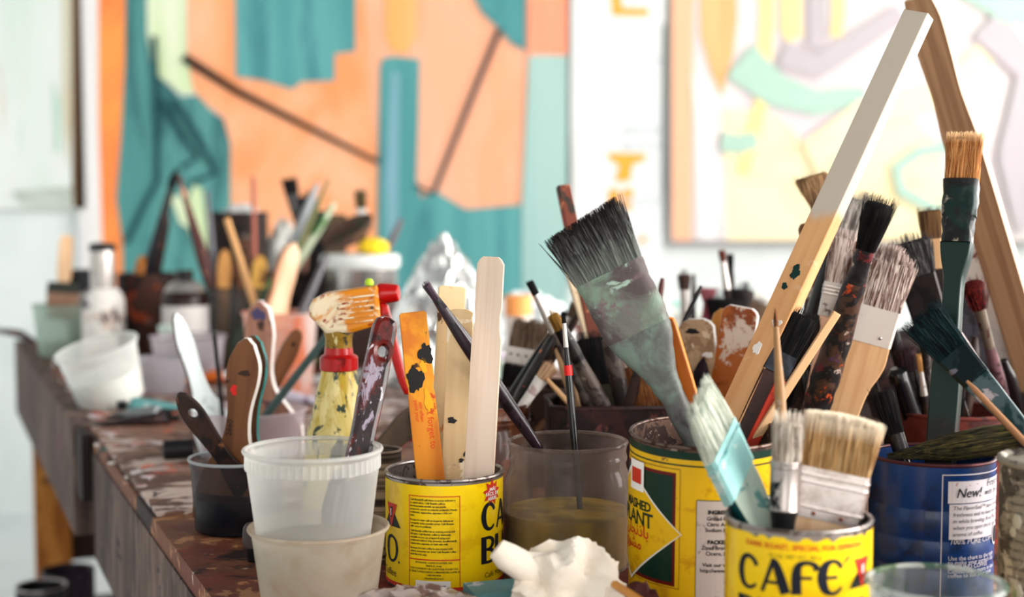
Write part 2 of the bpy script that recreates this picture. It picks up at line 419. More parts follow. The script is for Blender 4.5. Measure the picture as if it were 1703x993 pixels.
# ================================================================== palette
white = c(238, 238, 234)
STEEL = mat('tin_metal', c(150, 142, 138), .35, .85, spots=[(c(92, 80, 72), 60, .56)], bump=.15, bscale=120)
RUST = mat('stained_tin', c(92, 70, 60), .5, .4, spots=[(c(50, 36, 34), 40, .5), (c(140, 120, 108), 90, .62)], bump=.3)
BLACK = mat('black_print', c(22, 24, 28), .5)
NAVY = mat('navy_black_print', c(18, 22, 34), .45)
REDP = mat('red_print', c(190, 44, 26), .5)
WHITEP = mat('white_print', c(232, 226, 222), .5)
# ================================================================== the room
WY = 5.0
def setting(o, kind='structure'): o['kind'] = kind; return o
wallm = mat('white_wall_paint', c(226, 231, 229), .8, spots=[(c(214, 220, 219), 1.6, .56, (1, 1, 1), .12)])
setting(MB().box(-3.5, WINX + .2, WY, WY + .1, 0, 3.2).build('wall_back', wallm, smooth=False))
wr = MB(); ys = [(-2.2, -1.7), (-.4, 0), (1.3, 1.7), (3.0, 3.4), (4.7, 5.0)]
for a, b in ys: wr.box(WINX, WINX + .1, a, b, 0, 3.2)
for a, b in ((-1.7, -.4), (0, 1.3), (1.7, 3.0), (3.4, 4.7)): wr.box(WINX, WINX + .1, a, b, 0, .9); wr.box(WINX, WINX + .1, a, b, 2.6, 3.2)
setting(wr.build('wall_right', wallm, smooth=False))
wl = MB()
for a, b, z0, z1 in ((-2.3, 2.7, 0, 3.2), (4.5, 5.0, 0, 3.2), (2.7, 4.5, 0, .6), (2.7, 4.5, 2.6, 3.2)): wl.box(-3.4, -3.3, a, b, z0, z1)
setting(wl.build('wall_left', wallm, smooth=False))
wf = MB()
for a, b, z0, z1 in ((-3.4, -1.4, 0, 3.2), (.4, WINX, 0, 3.2), (-1.4, .4, 0, .9), (-1.4, .4, 2.6, 3.2)): wf.box(a, b, -2.4, -2.3, z0, z1)
setting(wf.build('wall_front', wallm, smooth=False))
for k, (a, b) in enumerate(((-1.7, -.4), (0, 1.3), (1.7, 3.0), (3.4, 4.7))):
    q = MB()
    for y0, y1, z0, z1 in ((a, a + .05, .9, 2.6), (b - .05, b, .9, 2.6), (a, b, .9, .95), (a, b, 2.55, 2.6), ((a + b) / 2 - .02, (a + b) / 2 + .02, .95, 2.55), (a, b, 1.74, 1.78)):
        q.box(WINX - .02, WINX + .06, y0, y1, z0, z1)
    setting(q.build('window_%d' % (k + 1), mat('window_paint', c(235, 235, 230), .5), smooth=False))
q = MB()
for a, b, z0, z1 in ((-1.4, -1.35, .9, 2.6), (.35, .4, .9, 2.6), (-1.4, .4, .9, .95), (-1.4, .4, 2.55, 2.6), (-.52, -.48, .95, 2.55)): q.box(a, b, -2.36, -2.28, z0, z1)
setting(q.build('window_5', mat('window_paint', c(235, 235, 230), .5), smooth=False))  # unseen frame added around the fill light behind the camera
q = MB()
for a, b, z0, z1 in ((2.7, 2.75, .6, 2.6), (4.45, 4.5, .6, 2.6), (2.7, 4.5, .6, .65), (2.7, 4.5, 2.55, 2.6), (3.58, 3.62, .65, 2.55)): q.box(-3.38, -3.28, a, b, z0, z1)
setting(q.build('window_6', mat('window_paint', c(235, 235, 230), .5), smooth=False))  # unseen frame added around the left-hand fill light
floorm = mat('pale_floor_paint', c(222, 228, 228), .6, spots=[(c(205, 210, 210), 3, .58, (1, 1, 1), .1)])
setting(MB().box(-3.5, WINX + .2, -2.3, WY + .1, -.05, 0).build('floor', floorm, smooth=False))
# ---- pictures on the back wall
def canvas(name, label, x0, x1, y0, y1, Y, m, depth_=.035, group=None):
    a = onY(x0, y1, Y); b = onY(x1, y0, Y)
    root = thing(name, label, 'painting', ((a.x + b.x) / 2, Y, a.z), group=group)
    q = MB().box(a.x, b.x, Y, Y + depth_, a.z, b.z); q.v = [tuple(Vector(v) - root.location) for v in q.v]
    q.build('canvas', m, root, smooth=False); root['Y'] = Y; root['k'] = 0; return root
def patch(root, pts, m, name='paint_field'):
    root['k'] = root['k'] + 1; Y = root['Y'] - .0012 * root['k']
    P = [onY(x, y, Y) - root.location for x, y in pts]
    me = bpy.data.meshes.new(name); bm = bmesh.new(); f = bm.faces.new([bm.verts.new(p) for p in P])
    f.normal_update()
    if f.normal.y > 0: f.normal_flip()
    bmesh.ops.triangulate(bm, faces=[f]); bm.to_mesh(me); bm.free(); return link(name, me, m, root)
def line(root, pts, w0, w1, m, name='drawn_line'):
    n = len(pts); ws = [w0 + (w1 - w0) * i / (n - 1) for i in range(n)]; L = []; Q = []
    for i, p in enumerate(pts):
        a = pts[max(i - 1, 0)]; b = pts[min(i + 1, n - 1)]; d = Vector((b[0] - a[0], b[1] - a[1])).normalized()
        L.append((p[0] - d.y * ws[i] / 2, p[1] + d.x * ws[i] / 2)); Q.append((p[0] + d.y * ws[i] / 2, p[1] - d.x * ws[i] / 2))
    return patch(root, L + Q[::-1], m, name)
VS = (9, 9, .8)
GAM = 1.15
teal = mat('teal_acrylic', c(92, 158, 160), .6, streak=(c(112, 176, 176), VS, .8), spots=[(c(78, 140, 146), 2.5, .6, (4, 1, .5), .08)])
teald = mat('deep_teal_acrylic', c(92, 152, 150), .6, streak=(c(106, 164, 160), VS, .8), spots=[(c(70, 122, 124), 2.5, .58, (4, 1, .5), .08)])
tealp = mat('pale_teal_acrylic', c(166, 198, 194), .6, streak=(c(180, 208, 202), VS, .8))
peach = mat('peach_acrylic', c(250, 162, 108), .6, streak=(c(250, 178, 130), VS, .8), spots=[(c(252, 192, 156), 1.3, .52, (1.4, 1, .8), .14)])
peachp = mat('pale_peach_acrylic', c(250, 186, 154), .6, streak=(c(250, 200, 176), VS, .8), spots=[(c(250, 176, 136), 1.7, .56, (3, 1, .5), .12)])
orange = mat('orange_acrylic', c(255, 132, 82), .6, streak=(c(255, 150, 88), VS, .7), spots=[(c(255, 168, 92), 1.2, .56, (1, 1, .6), .1)])
paleg = mat('pale_green_acrylic', c(212, 228, 186), .6, streak=(c(232, 236, 214), VS, .9))
inkl = mat('black_charcoal_line', c(24, 26, 30), .8)
inkg = mat('grey_charcoal_line', c(80, 78, 80), .8)
inkt = mat('dark_teal_line', c(38, 82, 88), .8)
canv = mat('raw_canvas', c(236, 232, 230), .8, streak=(c(222, 220, 220), VS, .6))
UP = -330
p1 = canvas('abstract_painting', 'large abstract canvas of teal and peach fields with black lines, middle of back wall', 134, 945, UP, 530, WY - .05, canv)
patch(p1, [(163, UP), (210, UP), (208, 80), (203, 230), (196, 330), (205, 414), (205, 528), (172, 528), (170, 400), (164, 200)], orange)
patch(p1, [(312, UP), (944, UP), (944, 528), (384, 528), (384, 240), (372, 195), (345, 175), (322, 150), (312, 100)], peach)
patch(p1, [(600, UP), (944, UP), (944, 528), (640, 528), (630, 270), (610, 120)], peachp)
patch(p1, [(210, UP), (242, UP), (250, 100), (262, 125), (300, 160), (328, 158), (350, 182), (372, 198), (383, 240), (386, 528), (206, 528), (203, 400), (193, 330), (201, 230), (208, 100)], teald)
patch(p1, [(240, UP), (312, UP), (310, 90), (322, 155), (300, 155), (270, 130), (256, 122), (245, 60)], paleg)
patch(p1, [(390, UP), (593, UP), (591, 86), (557, 90), (557, 135), (500, 137), (487, 149), (440, 135), (416, 131), (392, 128)], teal)
patch(p1, [(640, UP), (690, UP), (692, 60), (676, 88), (650, 84), (641, 60)], mat('amber_acrylic', c(255, 182, 116), .6, streak=(c(255, 196, 140), VS, .8)))
patch(p1, [(636, 97), (655, 93), (698, 98), (696, 200), (693, 300), (700, 328), (725, 318), (748, 332), (775, 348), (830, 343), (868, 340), (868, 528), (626, 528), (629, 270), (632, 110)], teal)
patch(p1, [(652, 120), (664, 120), (662, 380), (645, 430), (640, 300)], mat('grey_blue_acrylic', c(136, 178, 190), .6, streak=(c(110, 168, 176), VS, .7)))
patch(p1, [(740, UP), (874, UP), (874, 85), (850, 72), (830, 47), (802, 22), (789, -4)], teal)
patch(p1, [(868, 340), (880, 92), (944, 92), (944, 528), (868, 528)], tealp)
patch(p1, [(878, UP), (944, UP), (944, 90), (900, 84), (879, 93)], mat('coral_acrylic', c(255, 166, 134), .6, streak=(c(255, 182, 152), VS, .8)))
patch(p1, [(284, 330), (299, 324), (309, 342), (322, 308), (336, 314), (350, 430), (335, 440), (314, 380), (300, 372)], paleg)
line(p1, [(305, 95), (395, 152), (500, 205), (630, 270)], 15, 7, inkl)
line(p1, [(832, 48), (790, 150), (750, 250), (722, 320)], 10, 8, inkg)
line(p1, [(692, 308), (708, 318), (724, 322)], 6, 5, inkg)
line(p1, [(256, 60), (261, 180), (262, 300), (240, 340), (210, 405)], 10, 9, inkt)
line(p1, [(262, 160), (300, 220), (328, 262), (300, 280)], 11, 8, inkt)
line(p1, [(290, 165), (330, 230), (358, 288), (318, 304)], 11, 9, inkt)
p0 = canvas('pale_painting', 'pale washed-out canvas with brown edge, far left of the back wall', -260, 128, UP, 348, WY - .05, mat('pale_wash', c(226, 230, 226), .7, streak=(c(208, 222, 212), (6, 6, .8), .9), spots=[(c(214, 202, 190), 3, .62, (3, 1, .5), .08), (c(150, 196, 182), 3, .68, (6, 1, .7), .05)]))
patch(p0, [(118, UP), (130, UP), (130, 346), (120, 346)], mat('brown_canvas_edge', c(122, 96, 70), .8))
patch(p0, [(100, UP), (118, UP), (118, 200), (112, 280), (104, 160)], mat('sand_wash', c(206, 190, 158), .8, streak=(c(214, 216, 200), VS, .8)))
patch(p0, [(86, 130), (100, 170), (100, 250), (92, 256)], mat('mint_wash', c(150, 204, 186), .8, streak=(c(200, 220, 206), VS, .9)))
patch(p0, [(20, 318), (120, 310), (122, 346), (40, 347)], mat('grey_green_wash', c(176, 184, 176), .8, streak=(c(214, 218, 210), (3, 3, 9), .9)))
# white strip between the paintings
p2 = canvas('hanging_panel', 'white hanging panel with orange tape marks between the two large paintings', 948, 1108, UP, 470, WY - .06, mat('white_panel', c(238, 238, 236), .7, streak=(c(224, 228, 230), (5, 5, 1.5), .7)))
p2['category'] = 'panel'
tape = mat('orange_tape', c(255, 178, 74), .6)
for pts in ([(1014, -40), (1032, -40), (1034, 12), (1080, 14), (1078, 27), (1018, 26)], [(1010, 254), (1076, 256), (1072, 268), (1052, 274), (1048, 302), (1022, 302), (1030, 276), (1012, 264)], [(1012, 314), (1030, 314), (1028, 346), (1013, 348)], [(1036, 314), (1054, 314), (1048, 352), (1034, 346)], [(1064, 394), (1074, 394), (1074, 404), (1064, 404)]):
    patch(p2, pts, tape, 'tape_mark')
for y0, y1 in ((96, 104), (210, 222), (236, 246), (330, 337)):
    patch(p2, [(1040, y0), (1102, y0), (1102, y1), (1040, y1)], mat('grey_panel_mark', c(212, 216, 218), .7), 'panel_line')
gl = mat('panel_edge_dark', c(120, 126, 124), .8)
patch(p2, [(948, UP), (951, UP), (950, 200), (952, 300), (949, 468), (948, 468)], gl, 'panel_edge')
patch(p2, [(1103, 40), (1108, 40), (1108, 300), (1104, 420), (1102, 300)], gl, 'panel_edge')
# right painting
GAM = 1.35
p3 = canvas('pastel_painting', 'large pastel abstract canvas with pale yellow and mint curves, right of back wall', 1116, 1900, UP, 408, WY - .05, mat('lavender_wash', c(226, 216, 218), .7, spots=[(c(236, 228, 226), 1.4, .5, (1, 1, 1), .12)]))
cream = mat('cream_wash', c(250, 238, 206), .7, spots=[(c(255, 230, 186), 2, .58, (1, 1, 1), .1)])
yel = mat('soft_yellow_wash', c(252, 230, 174), .7)
mint = mat('soft_mint_wash', c(192, 216, 204), .7)
lilac = mat('grey_lilac_wash', c(204, 196, 200), .7)
pch = mat('soft_peach_wash', c(250, 202, 172), .7)
patch(p3, [(1200, 180), (1290, 190), (1330, 230), (1350, 260), (1420, 200), (1500, 180), (1560, 240), (1600, 400), (1210, 400)], cream, 'paint_field')
patch(p3, [(1117, UP), (1160, UP), (1152, 130), (1150, 400), (1118, 400)], pch)
patch(p3, [(1160, UP), (1215, UP), (1226, 30), (1220, 90), (1200, 160), (1182, 120), (1165, 60)], mat('orange_wash', c(246, 176, 126), .7, streak=(c(232, 206, 160), VS, .8)))
patch(p3, [(1150, 120), (1180, 190), (1200, 300), (1190, 400), (1160, 400), (1156, 220)], mat('white_wash', c(240, 236, 236), .7))
line(p3, [(1278, UP), (1276, 40), (1266, 170), (1236, 290)], 26, 20, yel, 'brush_stroke')
line(p3, [(1318, UP), (1316, 50), (1324, 64)], 36, 30, yel, 'brush_stroke')
line(p3, [(1398, UP), (1396, 30), (1390, 60)], 24, 18, yel, 'brush_stroke')
line(p3, [(1356, UP), (1360, 60), (1350, 80)], 34, 26, lilac, 'brush_stroke')
line(p3, [(1230, 100), (1290, 150), (1360, 172), (1440, 156)], 70, 26, mint, 'brush_stroke')
line(p3, [(1300, 90), (1360, 110), (1440, 60), (1500, 20)], 46, 34, lilac, 'brush_stroke')
line(p3, [(1200, 235), (1230, 240), (1260, 232)], 34, 28, mint, 'brush_stroke')
line(p3, [(1620, 236), (1530, 252), (1492, 280), (1500, 318), (1560, 350), (1640, 330)], 20, 20, mint, 'brush_stroke')
line(p3, [(1390, 290), (1360, 250), (1440, 190), (1560, 160), (1640, 90)], 60, 40, cream, 'brush_stroke')
line(p3, [(1640, 40), (1720, 120), (1690, 260), (1720, 380)], 60, 60, lilac, 'brush_stroke')
line(p3, [(1600, -40), (1680, 10), (1780, 10)], 60, 60, mint, 'brush_stroke')
patch(p3, [(1117, 400), (1900, 400), (1900, 407), (1117, 407)], mat('grey_stretcher_edge', c(170, 164, 164), .8), 'canvas_edge')
# ================================================================== the table
GAM = 1.25
E0 = onZ(347, 993, TOP); E1 = onZ(39, 573, TOP)
ud = (E1 - E0).normalized(); ta = math.atan2(-ud.x, ud.y)
table = thing('work_table', 'long wooden work table crusted with dried paint', 'table', (E0.x, E0.y, 0), (0, 0, ta))
def onT(x, y, z=TOP):                     # table coordinates: x from the left edge, y towards the wall
    return Vector((E0.x + x * math.cos(ta) - y * math.sin(ta), E0.y + x * math.sin(ta) + y * math.cos(ta), z))
topm = mat('paint_crusted_top', c(120, 70, 54), .65, spots=[(c(128, 86, 62), 7, .52), (c(58, 36, 32), 5, .56), (c(176, 132, 96), 14, .6), (c(176, 74, 52), 18, .64, (1, 1, 1), .05), (c(214, 198, 190), 20, .68), (c(132, 54, 44), 9, .6, (1, 1, 1), .08), (c(226, 170, 70), 38, .71), (c(34, 32, 38), 30, .68)], bump=.5, bscale=60)
sidem = mat('weathered_fascia_wood', c(112, 92, 84), .75, streak=(c(72, 58, 54), (30, 16, 3), .9), spots=[(c(132, 112, 104), 1, .55, (60, 30, 6), .06), (c(60, 50, 52), 14, .62), (c(120, 88, 96), 8, .62), (c(150, 146, 146), 26, .7)], bump=.35)
YF = 2.2
MB().box(.002, 1.95, -1.0, YF, TOP - .019, TOP).build('tabletop', topm, table, smooth=False)
MB().box(0, .028, -1.0, .83, TOP - .165, TOP - .0195).build('fascia_board', sidem, table, smooth=False)
MB().box(-.016, .012, .93, YF, TOP - .155, TOP + .006).build('fascia_board', sidem, table, smooth=False)
darkw = mat('dark_wood', c(52, 36, 32), .7, streak=(c(34, 26, 24), (20, 20, 4), .8))
MB().box(.012, .05, .80, .96, TOP - .12, TOP - .0195).build('corner_block', darkw, table, smooth=False)
MB().box(-.013, .0, .845, .915, TOP - .09, TOP + .004).build('clamp_block', darkw, table, smooth=False)
MB().box(.028, 1.95, YF - .03, YF, TOP - .155, TOP - .0195).build('back_rail', sidem, table, smooth=False)
pine = mat('golden_pine', c(176, 118, 52), .6, streak=(c(150, 92, 38), (40, 40, 4), .8), spots=[(c(200, 144, 76), 5, .56, (3, 3, .6), .08)])
lg = onZ(75, 900, TOP - .5)
for lx, ly in ((.014, 2.13), (1.85, 1.86), (.06, -.9), (1.85, -.9)):
    MB().box(lx, lx + .076, ly, ly + .04, 0, TOP - .0195).build('leg', pine, table, smooth=False)
kn = MB().lathe([(.007, 0), (.006, .001), (.0005, .0012)], 12).build('knot', mat('dark_knot', c(70, 44, 26), .7), table)
kn.rotation_euler = (R(90), 0, 0); kn.location = (.036, 2.1298, .495)
shelfm = mat('shelf_board', c(70, 48, 40), .7, streak=(c(48, 34, 32), (4, 30, 4), .8))
MB().box(.03, 1.95, -.95, 2.15, .20, .22).build('lower_shelf', shelfm, table, smooth=False)
MB().box(.03, 1.95, 2.171, 2.199, .30, .39).build('stretcher', shelfm, table, smooth=False)
# dried paint lumps: too many to count
rr = random.Random(5)
for nm, mm, n in (('white_paint_crumbs', mat('dry_white', c(214, 206, 200), .7), 130), ('rose_paint_crumbs', mat('dry_rose', c(176, 140, 134), .7), 120), ('orange_paint_crumbs', mat('dry_orange', c(210, 96, 48), .6), 70), ('dark_paint_crumbs', mat('dry_dark', c(44, 36, 38), .6), 110), ('ochre_paint_crumbs', mat('dry_ochre', c(206, 160, 64), .6), 50), ('teal_paint_crumbs', mat('dry_teal', c(96, 132, 130), .6), 40)):
    q = MB()
    for i in range(n):
        x = rr.random() ** 1.8 * 1.1; y = rr.uniform(.5, 2.1); 
        if i % 3 == 0: x = rr.uniform(.0, .03); y = rr.uniform(.5, 2.1)
        s = rr.uniform(.0015, .005) * (1 + y * .35); hgt = s * rr.uniform(.2, .5); A = rr.random() * 6.28
        ring = [[(x + s * k * rr.uniform(.7, 1.2) * math.cos(A + j * 1.047), y + s * 1.3 * k * rr.uniform(.7, 1.2) * math.sin(A + j * 1.047), TOP + z) for j in range(6)] for k, z in ((1, -.0005), (.85, hgt * .7), (.4, hgt))]
        q.rings(ring, False, True)
    setting(q.build(nm, mm, table), 'stuff')
# hardboard mat
mc = onZ(255, 861, TOP); 
mloc = Vector((( mc - E0).dot(Vector((math.cos(ta), math.sin(ta), 0))), (mc - E0).dot(Vector((-math.sin(ta), math.cos(ta), 0))), 0))
matm = mat('palette_board_paint', c(140, 108, 92), .6, spots=[(c(104, 74, 62), 6, .5), (c(196, 178, 168), 9, .56, (.5, 1, 1)), (c(206, 196, 196), 14, .6), (c(214, 106, 60), 15, .63), (c(196, 80, 66), 11, .66), (c(76, 60, 66), 13, .64), (c(218, 168, 96), 24, .68), (c(150, 176, 172), 18, .69)], bump=.5, bscale=70)
board = MB().box(.004, 1.15, 0, .95, 0, .0042).build('palette_board', matm, smooth=False)
board.location = onT(mloc.x, mloc.y, TOP + .0003); board.rotation_euler = (0, 0, ta)
tag(board, 'flat hardboard palette sheet spattered with dried paint on the table', 'board')
# ================================================================== containers
def container(key, name, label, cat, px, d, rad, h, prof_out=None, m=STEEL, inner=None, rimr=.0014, floor_=.002, thin=False, rimm=None, n=56, group=None, base=None, loc=None):
    P = loc or spot(px, d, TOP); P = Vector((P.x, P.y, base if base is not None else TOP + .0006))
    root = thing(name, label, cat, P, group=group)
    prof = prof_out or [(rad * .985, 0), (rad, .0025), (rad, h)]
    prof = [(r, z) for r, z in prof]
    mb = MB()
    if thin:
        mb.lathe([(.0002, .0008), (prof[0][0] * .6, .0008)] + prof, n)
    else:
        inn = [(max(r - .0016, .001), max(z, floor_)) for r, z in prof[::-1]]
        mb.lathe([(.0005, 0)] + prof + inn + [(.0005, floor_)], n)
    mb.build('body', m, root)
    if rimr: MB().torus(prof[-1][0] - (.0004 if not thin else 0), rimr, prof[-1][1], n, 8).build('rim', rimm or m, root)
    CANS[key] = (P.x, P.y, min(prof[-1][0], prof[0][0] if prof[0][0] > .01 else 1) - .003, P.z + floor_, P.z + prof[-1][1], prof[-1][0] - .002); return root
def printed(root, me, rad, ang, z, m, name='lettering'): return link(name, wrap(me, rad, ang, z), m, root)
GL = {'C': [([(.8, .72), (.68, .88), (.45, .97), (.22, .83), (.13, .5), (.22, .18), (.42, .04), (.62, .06), (.78, .17)], [.15, .15, .14, .2, .25, .2, .13, .11, .09])],
      'A': [([(.06, 0), (.3, .6), (.43, .93)], [.12, .13, .14]), ([(.36, .97), (.5, .9), (.66, .55), (.86, 0)], [.08, .2, .28, .3]), ([(.2, .3), (.72, .3)], [.1, .1])],
      'F': [([(.92, .72), (.84, .88), (.58, .95), (.33, .86), (.25, .55), (.27, .0)], [.22, .16, .13, .2, .28, .28]), ([(.25, .5), (.76, .5)], [.1, .1]), ([(.08, .05), (.42, .05)], [.1, .1])],
      'E': [([(.84, .76), (.7, .92), (.48, .98), (.24, .85), (.14, .5), (.24, .16), (.46, .03), (.66, .06), (.84, .2)], [.14, .13, .12, .24, .3, .24, .12, .12, .09]), ([(.3, .5), (.68, .5)], [.1, .1])],
      'B': [([(.2, 0), (.2, 1)], [.26, .26]), ([(.2, .95), (.55, .93), (.7, .74), (.52, .54), (.2, .53)], [.1, .12, .2, .12, .08]), ([(.3, .52), (.62, .46), (.77, .26), (.6, .06), (.2, .05)], [.08, .14, .22, .12, .1])],
      'U': [([(.17, 1), (.17, .4), (.3, .12), (.5, .04), (.68, .14), (.78, .4), (.78, 1)], [.26, .26, .2, .1, .1, .11, .11])],
      'S': [([(.74, .8), (.55, .96), (.3, .88), (.2, .7), (.45, .53), (.7, .36), (.68, .14), (.42, .03), (.14, .16)], [.1, .1, .13, .2, .22, .22, .16, .1, .1])],
      'T': [([(.04, .93), (.86, .93)], [.13, .13]), ([(.45, .95), (.45, 0)], [.24, .24])],
      'L': [([(.2, 1), (.2, .0)], [.24, .24]), ([(.1, .05), (.72, .06)], [.1, .12])],
      'O': [([(.45, .97), (.2, .84), (.12, .5), (.2, .16), (.45, .03), (.7, .16), (.8, .5), (.7, .84), (.45, .97), (.44, .97)], [.1, .17, .25, .17, .1, .12, .15, .12, .1, .1])]}
def deco(word, size, adv=.92, wide=1.):
    polys = []
    for i, ch in enumerate(word):
        for pts, ws in GL[ch]:
            p2 = interp2(pts); w2 = [w for _, w in interp([(k, w) for k, w in enumerate(ws)], 4)]
            polys += ribbon([((x + i * adv) * size * wide, y * size) for x, y in p2], [w * size for w in w2])
    return poly_mesh(polys)
def interp2(pts, n=4):
    xs = interp([(k, p[0] + 5) for k, p in enumerate(pts)], n); ys_ = interp([(k, p[1] + 5) for k, p in enumerate(pts)], n)
    return [(a[1] - 5, b[1] - 5) for a, b in zip(xs, ys_)]
YELLOW = mat('yellow_can_paint', c(238, 206, 20), .32, spots=[(c(226, 188, 14), 25, .58, (1, 1, 1), .08), (c(196, 150, 30), 70, .72)], coat=.3)
def coffee_label(root, rad, h, a0, torn=False):
    K = .000518; r1 = rad + .0004; r2 = rad + .0007; r3 = rad + .00095
    n = 96; top = []; rr = random.Random(3)
    mb = MB(); tops = [h - .0035 - (rr.choice((.0003, .001, .004, .0025, .0006)) * rr.random() if torn else 0) for _ in range(n)]
    for k, zf in enumerate((.003, None)):
        for i in range(n): A = 2 * math.pi * i / n; mb.v.append((r1 * math.cos(A), r1 * math.sin(A), tops[i] if zf is None else zf))
    mb.f = [(i, (i + 1) % n, n + (i + 1) % n, n + i) for i in range(n)]
    lab = mb.build('paper_label', YELLOW, root)
    MB().lathe([(r2, .0032), (r2, .0062)], 96).build('red_base_band', REDP, lab)
    zz = lambda y: h - (y - 790 - (5 if torn else 0)) * K
    def T(s, size, ang, y, m=BLACK, align='CENTER', **k): 
        return printed(lab, text_mesh(s, size, align, **k), r2, ang, zz(y), m)
    sz = .0228
    printed(lab, deco('CAFE', sz, .95, .89), r2, a0, zz(875), NAVY)
    printed(lab, poly_mesh(ribbon([(0, 0), (.0045, .0045)], [.0012, .002])), r2, a0 + 87, zz(836), NAVY, 'accent_mark')
    printed(lab, deco('BUSTELO', sz, .8), r2, a0 - 2, zz(929), NAVY)
    T('DARK ROAST, SPECIAL FOR ESPRESSO', .0051, a0 + 57, 818 if torn else 700, REDP, bold=.00012) if torn else None
    if torn: T('10 OZ. NET WT. 283 g', .0036, a0 + 48, 829, BLACK)
    T('Café Molido   Ground Coffee', .0062, a0 + 46, 952, BLACK)
    # emblem: red triangle over dark mountain
    for ang in (a0 + 107, a0 - 98):
        printed(lab, poly_mesh([[(-.013, -.018), (.013, -.018), (0, .0)]]), r2, ang, zz(836) , mat('grey_green_print', c(44, 50, 44), .5), 'emblem_mountain')
        printed(lab, poly_mesh([[(-.0085, .0), (.0085, .0), (0, -.021)]]), r3, ang, zz(833), REDP, 'emblem_triangle')
        printed(lab, poly_mesh([[(-.0022, -.003), (.0022, -.003), (.0012, -.012), (-.0012, -.012)]]), rad + .0012, ang, zz(833), BLACK, 'emblem_figure')
        printed(lab, poly_mesh([[(-.0009, -.0045), (.0009, -.0045), (.0006, -.0105), (-.0006, -.0105)]]), rad + .0014, ang, zz(833), WHITEP, 'emblem_figure')
    # second front, ending beside the text panel
    printed(lab, deco('LO', sz * 1.0, .95), r2, a0 - 87 - 47, zz(929), NAVY)
    T('.', .02, a0 - 86, 929, NAVY); T('Coffee', .009, a0 - 90, 952, NAVY, 'RIGHT')
    # text panel
    pc = a0 - 47.5; pw = .0445 / 2
    fr = []
    for x0, x1, y0, y1 in ((-pw, pw, 813, 814.5), (-pw, -pw + .0007, 813, 966), (pw - .0007, pw, 813, 966), (-pw, pw, 915, 917)): fr.append(rect(x0, x1, (790 - y1) * K, (790 - y0) * K))
    printed(lab, poly_mesh(fr), r2, pc, h, REDP, 'panel_frame')
    para = ['Café Bustelo® café tiene un aroma seductor y', 'un sabor pleno. Café Bustelo café es', 'absolutamente versátil, así que puede', 'prepararlo usando su método preferido. Mezcle', 'tradicional, cappuccino, espresso o frío con', 'hielo.', '', 'Porque el mejor café es el que se disfruta en', 'compañía, todos pueden tomar Café Bustelo', 'café como lo prefieran.', '', 'Café Bustelo coffee has an enticing aroma and', 'full taste. Café Bustelo coffee is deliciously', 'versatile so you can prepare it using your', 'preferred method: drip (brewed, decaffeinated),', 'cappuccino, espresso or iced with milk.', '', 'Because the best coffee is one enjoyed with', 'others, everyone can drink Café Bustelo coffee', 'their favorite way.']
    y = 821
    for s in para:
        if s: printed(lab, text_mesh(s, .0023, 'LEFT', bold=.00005, space=.92), r2, pc - math.degrees((pw - .0016) / rad), zz(y), BLACK)
        y += 5.1 if s else 2.2
    y = 922
    for s in ('ROWLAND COFFEE ROASTERS, INC.', 'MIAMI, FL 33166', 'FOR COMMENTS OR QUESTIONS, PLEASE CALL', 'SI TIENE COMENTARIOS O PREGUNTAS, LLAME AL', '1-800-990-9039', 'www.javacabana.com'):
        T(s, .00215, pc, y, BLACK, bold=.00004, space=.9); y += 5.0
    bx = rect(-.016, .014, -.0145, 0); printed(lab, poly_mesh([bx]), r2, pc, zz(950), WHITEP, 'barcode_field')
    bars = []; yb = -.0036
    for w in (.0016, .0004, .0012, .0006, .0018, .0004, .001): bars.append(rect(-.0145, .010, yb - w, yb)); yb -= w + .0004
    printed(lab, poly_mesh(bars), r3, pc, zz(950), NAVY, 'barcode'); 
    # starburst
    pts = []
    for i in range(18): 
        A = i * math.pi / 9 + .2; q = .0118 if i % 2 == 0 else .0072; pts.append((q * math.cos(A), q * math.sin(A)))
    printed(lab, poly_mesh([pts]), r2, a0 + 15, zz(815), REDP, 'starburst') if not torn else None
    if not torn:
        for i, s in enumerate(('¡MÁS', 'FÁCIL DE', 'ABRIR!')): T_ = printed(lab, text_mesh(s, .0042, 'CENTER', bold=.0001), r3, a0 + 15, zz(812 + i * 7.5), WHITEP)
# --- can with stir sticks
C1 = container('C1', 'coffee_can', 'yellow coffee can with a framed text panel, holding wooden paint stir sticks', 'can', 739.5, 1.225, .05, .0945, m=STEEL, rimr=.0018)
coffee_label(C1, .05, .0945, 40)
# --- front can
C5 = container('C5', 'coffee_can', 'yellow coffee can reading CAFÉ, nearest the camera, with a torn label edge', 'can', 1324, .99, .0497, .1085, m=STEEL, rimr=.0014)
coffee_label(C5, .0497, .1085, -62, True)
# --- eggplant can
C4 = container('C4', 'vegetable_can', 'large green and yellow vegetable can with white ingredients panel, between glass jar and front can', 'can', 1172, 1.165, .0622, .139, m=RUST, rimr=.0016, rimm=mat('rusty_rim', c(120, 104, 96), .45, .7, spots=[(c(80, 58, 48), 60, .55)]))
C4.rotation_euler = (R(3), 0, 0)
r = .0622; K4 = 1.165 / F; hz = lambda y: .139 - (y - 722 - 26) * K4 * 1.02
eg_y = mat('egg_yellow_print', c(226, 186, 26), .4, spots=[(c(206, 160, 26), 30, .6, (1, 1, 1), .08), (c(120, 84, 34), 80, .71)], coat=.2)
eg_g = mat('bottle_green_print', c(22, 62, 48), .4)
lab = MB().lathe([(r + .0003, .004), (r + .0003, .135)], 96).build('paper_label', eg_y, C4)
for y0, y1, m_ in ((754, 766, eg_g), (774, 776.5, eg_g)): MB().lathe([(r + .0005, hz(y1)), (r + .0005, hz(y0))], 96).build('green_band', m_, lab)
def P4(polys, ang, y, m, k=.0006, name='print'): return printed(lab, poly_mesh(polys), r + k, ang, hz(y), m, name)
